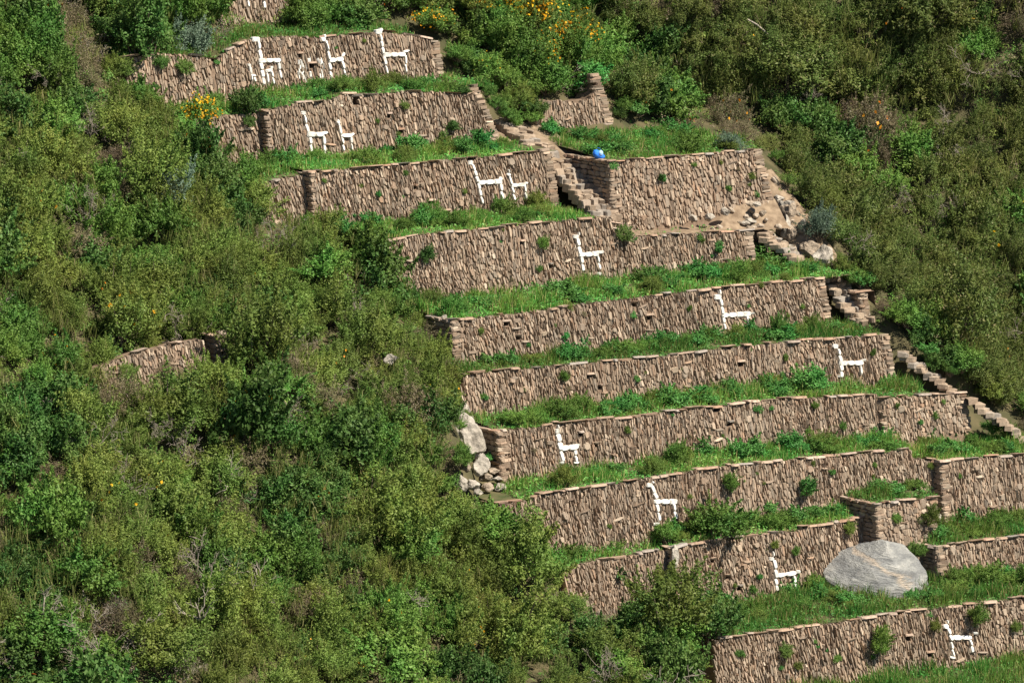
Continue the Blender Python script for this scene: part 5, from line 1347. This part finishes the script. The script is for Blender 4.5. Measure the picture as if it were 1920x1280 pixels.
rock(640, 628, 20, 22, 'greyish rock in the thicket beside the dark bush', 27, 'tan_rock', out=1.3)
rock(690, 665, 24, 20, 'flat pale stone in the thicket below the dark bush', 28, out=1.6)
rock(1125, 84, 20, 36, 'dark purplish rock among shrubs above the ruined corner', 29, 'dark_rock', out=1.1)
rock(1466, 386, 28, 34, 'pale rock at the top of the rocky steps', 31, out=.3)
rock(1466, 424, 24, 40, 'pale upright rock beside the bare earth bank', 32, out=.3, tilt=.2)
rock(1497, 427, 18, 32, 'pointed pale rock standing alone at the terrace edge', 33, out=.3)
rock(1532, 487, 36, 52, 'pale rock face at the right edge above the drain-hole wall', 34, tilt=.3)
rock(1450, 372, 22, 14, 'flat pale rock under the bastion corner', 35)
for i, (px, py, a, c) in enumerate([(1300, 408, 18, 14), (1330, 408, 22, 15), (1360, 396, 18, 14), (1395, 418, 20, 10), (1408, 414, 20, 9), (1436, 440, 22, 10), (1446, 455, 24, 12), (1470, 462, 22, 12), (1480, 478, 22, 12), (1418, 383, 16, 10)]):
    tag(rock(px, py, a, c, '', 60 + i, n=(2.5 if px < 1425 else None), out=.25), 'loose stone on the bare earth below the bastion', 'stone', 'loose stones below the bastion')
for i, (px, py, a, c, ou) in enumerate([(1440, 382, 40, 20, .2), (1474, 398, 34, 40, .1), (1476, 440, 36, 36, .2), (1452, 462, 44, 20, .35), (1492, 470, 46, 24, .3), (1515, 470, 40, 34, .15), (1538, 500, 34, 36, .1), (1505, 498, 40, 22, .4), (1428, 452, 34, 18, .4), (1552, 522, 28, 22, .1)]):
    tag(rock(px, py, a, c, '', 80 + i, 'tan_rock', out=ou, tilt=.25), 'brown bedrock lump along the rocky steps', 'rock', 'bedrock beside the rocky steps')
r_ = random.Random(9)
RUB = [rock_mesh(120 + i, 2, .25, 'tan_rock', 6) for i in range(6)]
for i in range(46):
    if i < 26:
        u_ = r_.uniform(12.2, 16.4); t_ = r_.random(); n_ = 2.0 + 1.5 * t_
        p_ = W(u_, n_, tread_at('T4R', min(u_, 15.4), n_) - .08 + 1.0 * sm((u_ - 12.0) / 2.8) * sm(t_ * 1.05))
    else:
        u_, z_ = r_.uniform(15.2, 18.0), r_.uniform(1.9, 5.2); p_ = W(u_, slope_n(u_, z_) - .15, z_)
    o = link('loose_stone', RUB[i % 6], None, p_); k_ = r_.uniform(.14, .42); o.scale = (k_ * 1.3, k_, k_ * .8); o.rotation_euler = (r_.random(), r_.random(), r_.random() * 6)
    tag(o, 'small rubble stone on the bare earth under the bastion corner', 'stone', 'rubble on the bare earth')
w9 = WALLS['W9']; s_, z_ = w9.hit(1263, 1045)
o = link('rock', rock_mesh(36, 3), None, w9.pt(s_, z_, 0)); o.scale = (.42, .5, 1.1); o.rotation_euler = (0, .1, .6)
tag(o, 'narrow whitish rock set into the joint of the thin llama wall', 'rock')
p = tread_pt('T9R', 1757, 992)
o = link('rock', rock_mesh(37, 3, mat='pale_rock'), None, p + EZ * .15); o.scale = (.75, .7, .7)
tag(o, 'greyish rock between the buttress and the corner wall', 'rock')
for (k, px, py, a, lab) in [('T5', 898, 556, 14, 'small white stone lying in grass below the tall wall'), ('T5', 1000, 556, 16, 'pale stone lying in grass under the lone llama'), ('T9', 938, 940, 9, 'small round white stone at the left wall lip'), ('T6', 1045, 650, 12, 'whitish stone at the foot of the drain-hole wall'), ('T5', 834, 592, 12, 'small pale block on the shaded wall end'), ('TPB', 1640, 910, 16, 'pale stone in the grass of the square buttress'), ('T10', 1560, 1100, 20, 'small grey rock left of the big grey boulder')]:
    o = link('rock', rock_mesh(len(lab), 2), None, tread_pt(k, px, py) + EZ * .06); o.scale = (a / 44, a / 44 * .8, a / 44 * .8); tag(o, lab, 'stone')

# ------------------------------------------------------------------ a blue bag, and a fallen pole
def blue_bag():
    p = tread_pt('TRB', 1123, 291)
    root = empty('blue_bag', p)
    tag(root, 'bright blue bag lying in the grass on the bastion top', 'bag')
    a = rock_mesh(71, 3, .14, 'blue_cloth', 3)
    body = link('body', a, root); body.location = (0, 0, .17); body.scale = (.58, .36, .40); body.rotation_euler = (0, .5, .2)
    c = rock_mesh(72, 2, .1, 'light_cloth', 2)
    fl = link('flap', c, root); fl.location = (.08, -.13, .25); fl.scale = (.22, .16, .26); fl.rotation_euler = (0, .3, 0)
    V, Fs = [], []
    for i in range(9):
        t = i / 8 * math.pi
        c0 = Vector((-.02 + .10 * math.cos(t), 0.02, .36 + .09 * math.sin(t)))
        for dx, dz in ((-.012, 0), (.012, 0), (.012, .012), (-.012, .012)): V.append(c0 + Vector((0, dx, dz)))
    for i in range(8):
        for k in range(4):
            Fs.append((4 * i + k, 4 * i + (k + 1) % 4, 4 * i + 4 + (k + 1) % 4, 4 * i + 4 + k))
    link('strap', py_mesh('strap', V, Fs, M['blue_cloth']), root)
blue_bag()
a = on_slope(1362, 32) - EN * 1.5; c = on_slope(1478, 112) - EN * 1.5
segs = []
for i in range(6):
    q0, q1 = a.lerp(c, i / 6), a.lerp(c, (i + 1) / 6)
    j0 = Vector((0, 0, .07 * math.sin(i * 1.7))); j1 = Vector((0, 0, .07 * math.sin((i + 1) * 1.7)))
    segs.append((tuple(q0 + j0 - a), tuple(q1 + j1 - a), .05 - .004 * i, .046 - .004 * i))
o = link('fallen_pole', tubes_mesh('fallen_pole', segs, M['pale_twig'], 6), None, a)
tag(o, 'long thin bleached fallen trunk on the upper shady slope', 'branch')
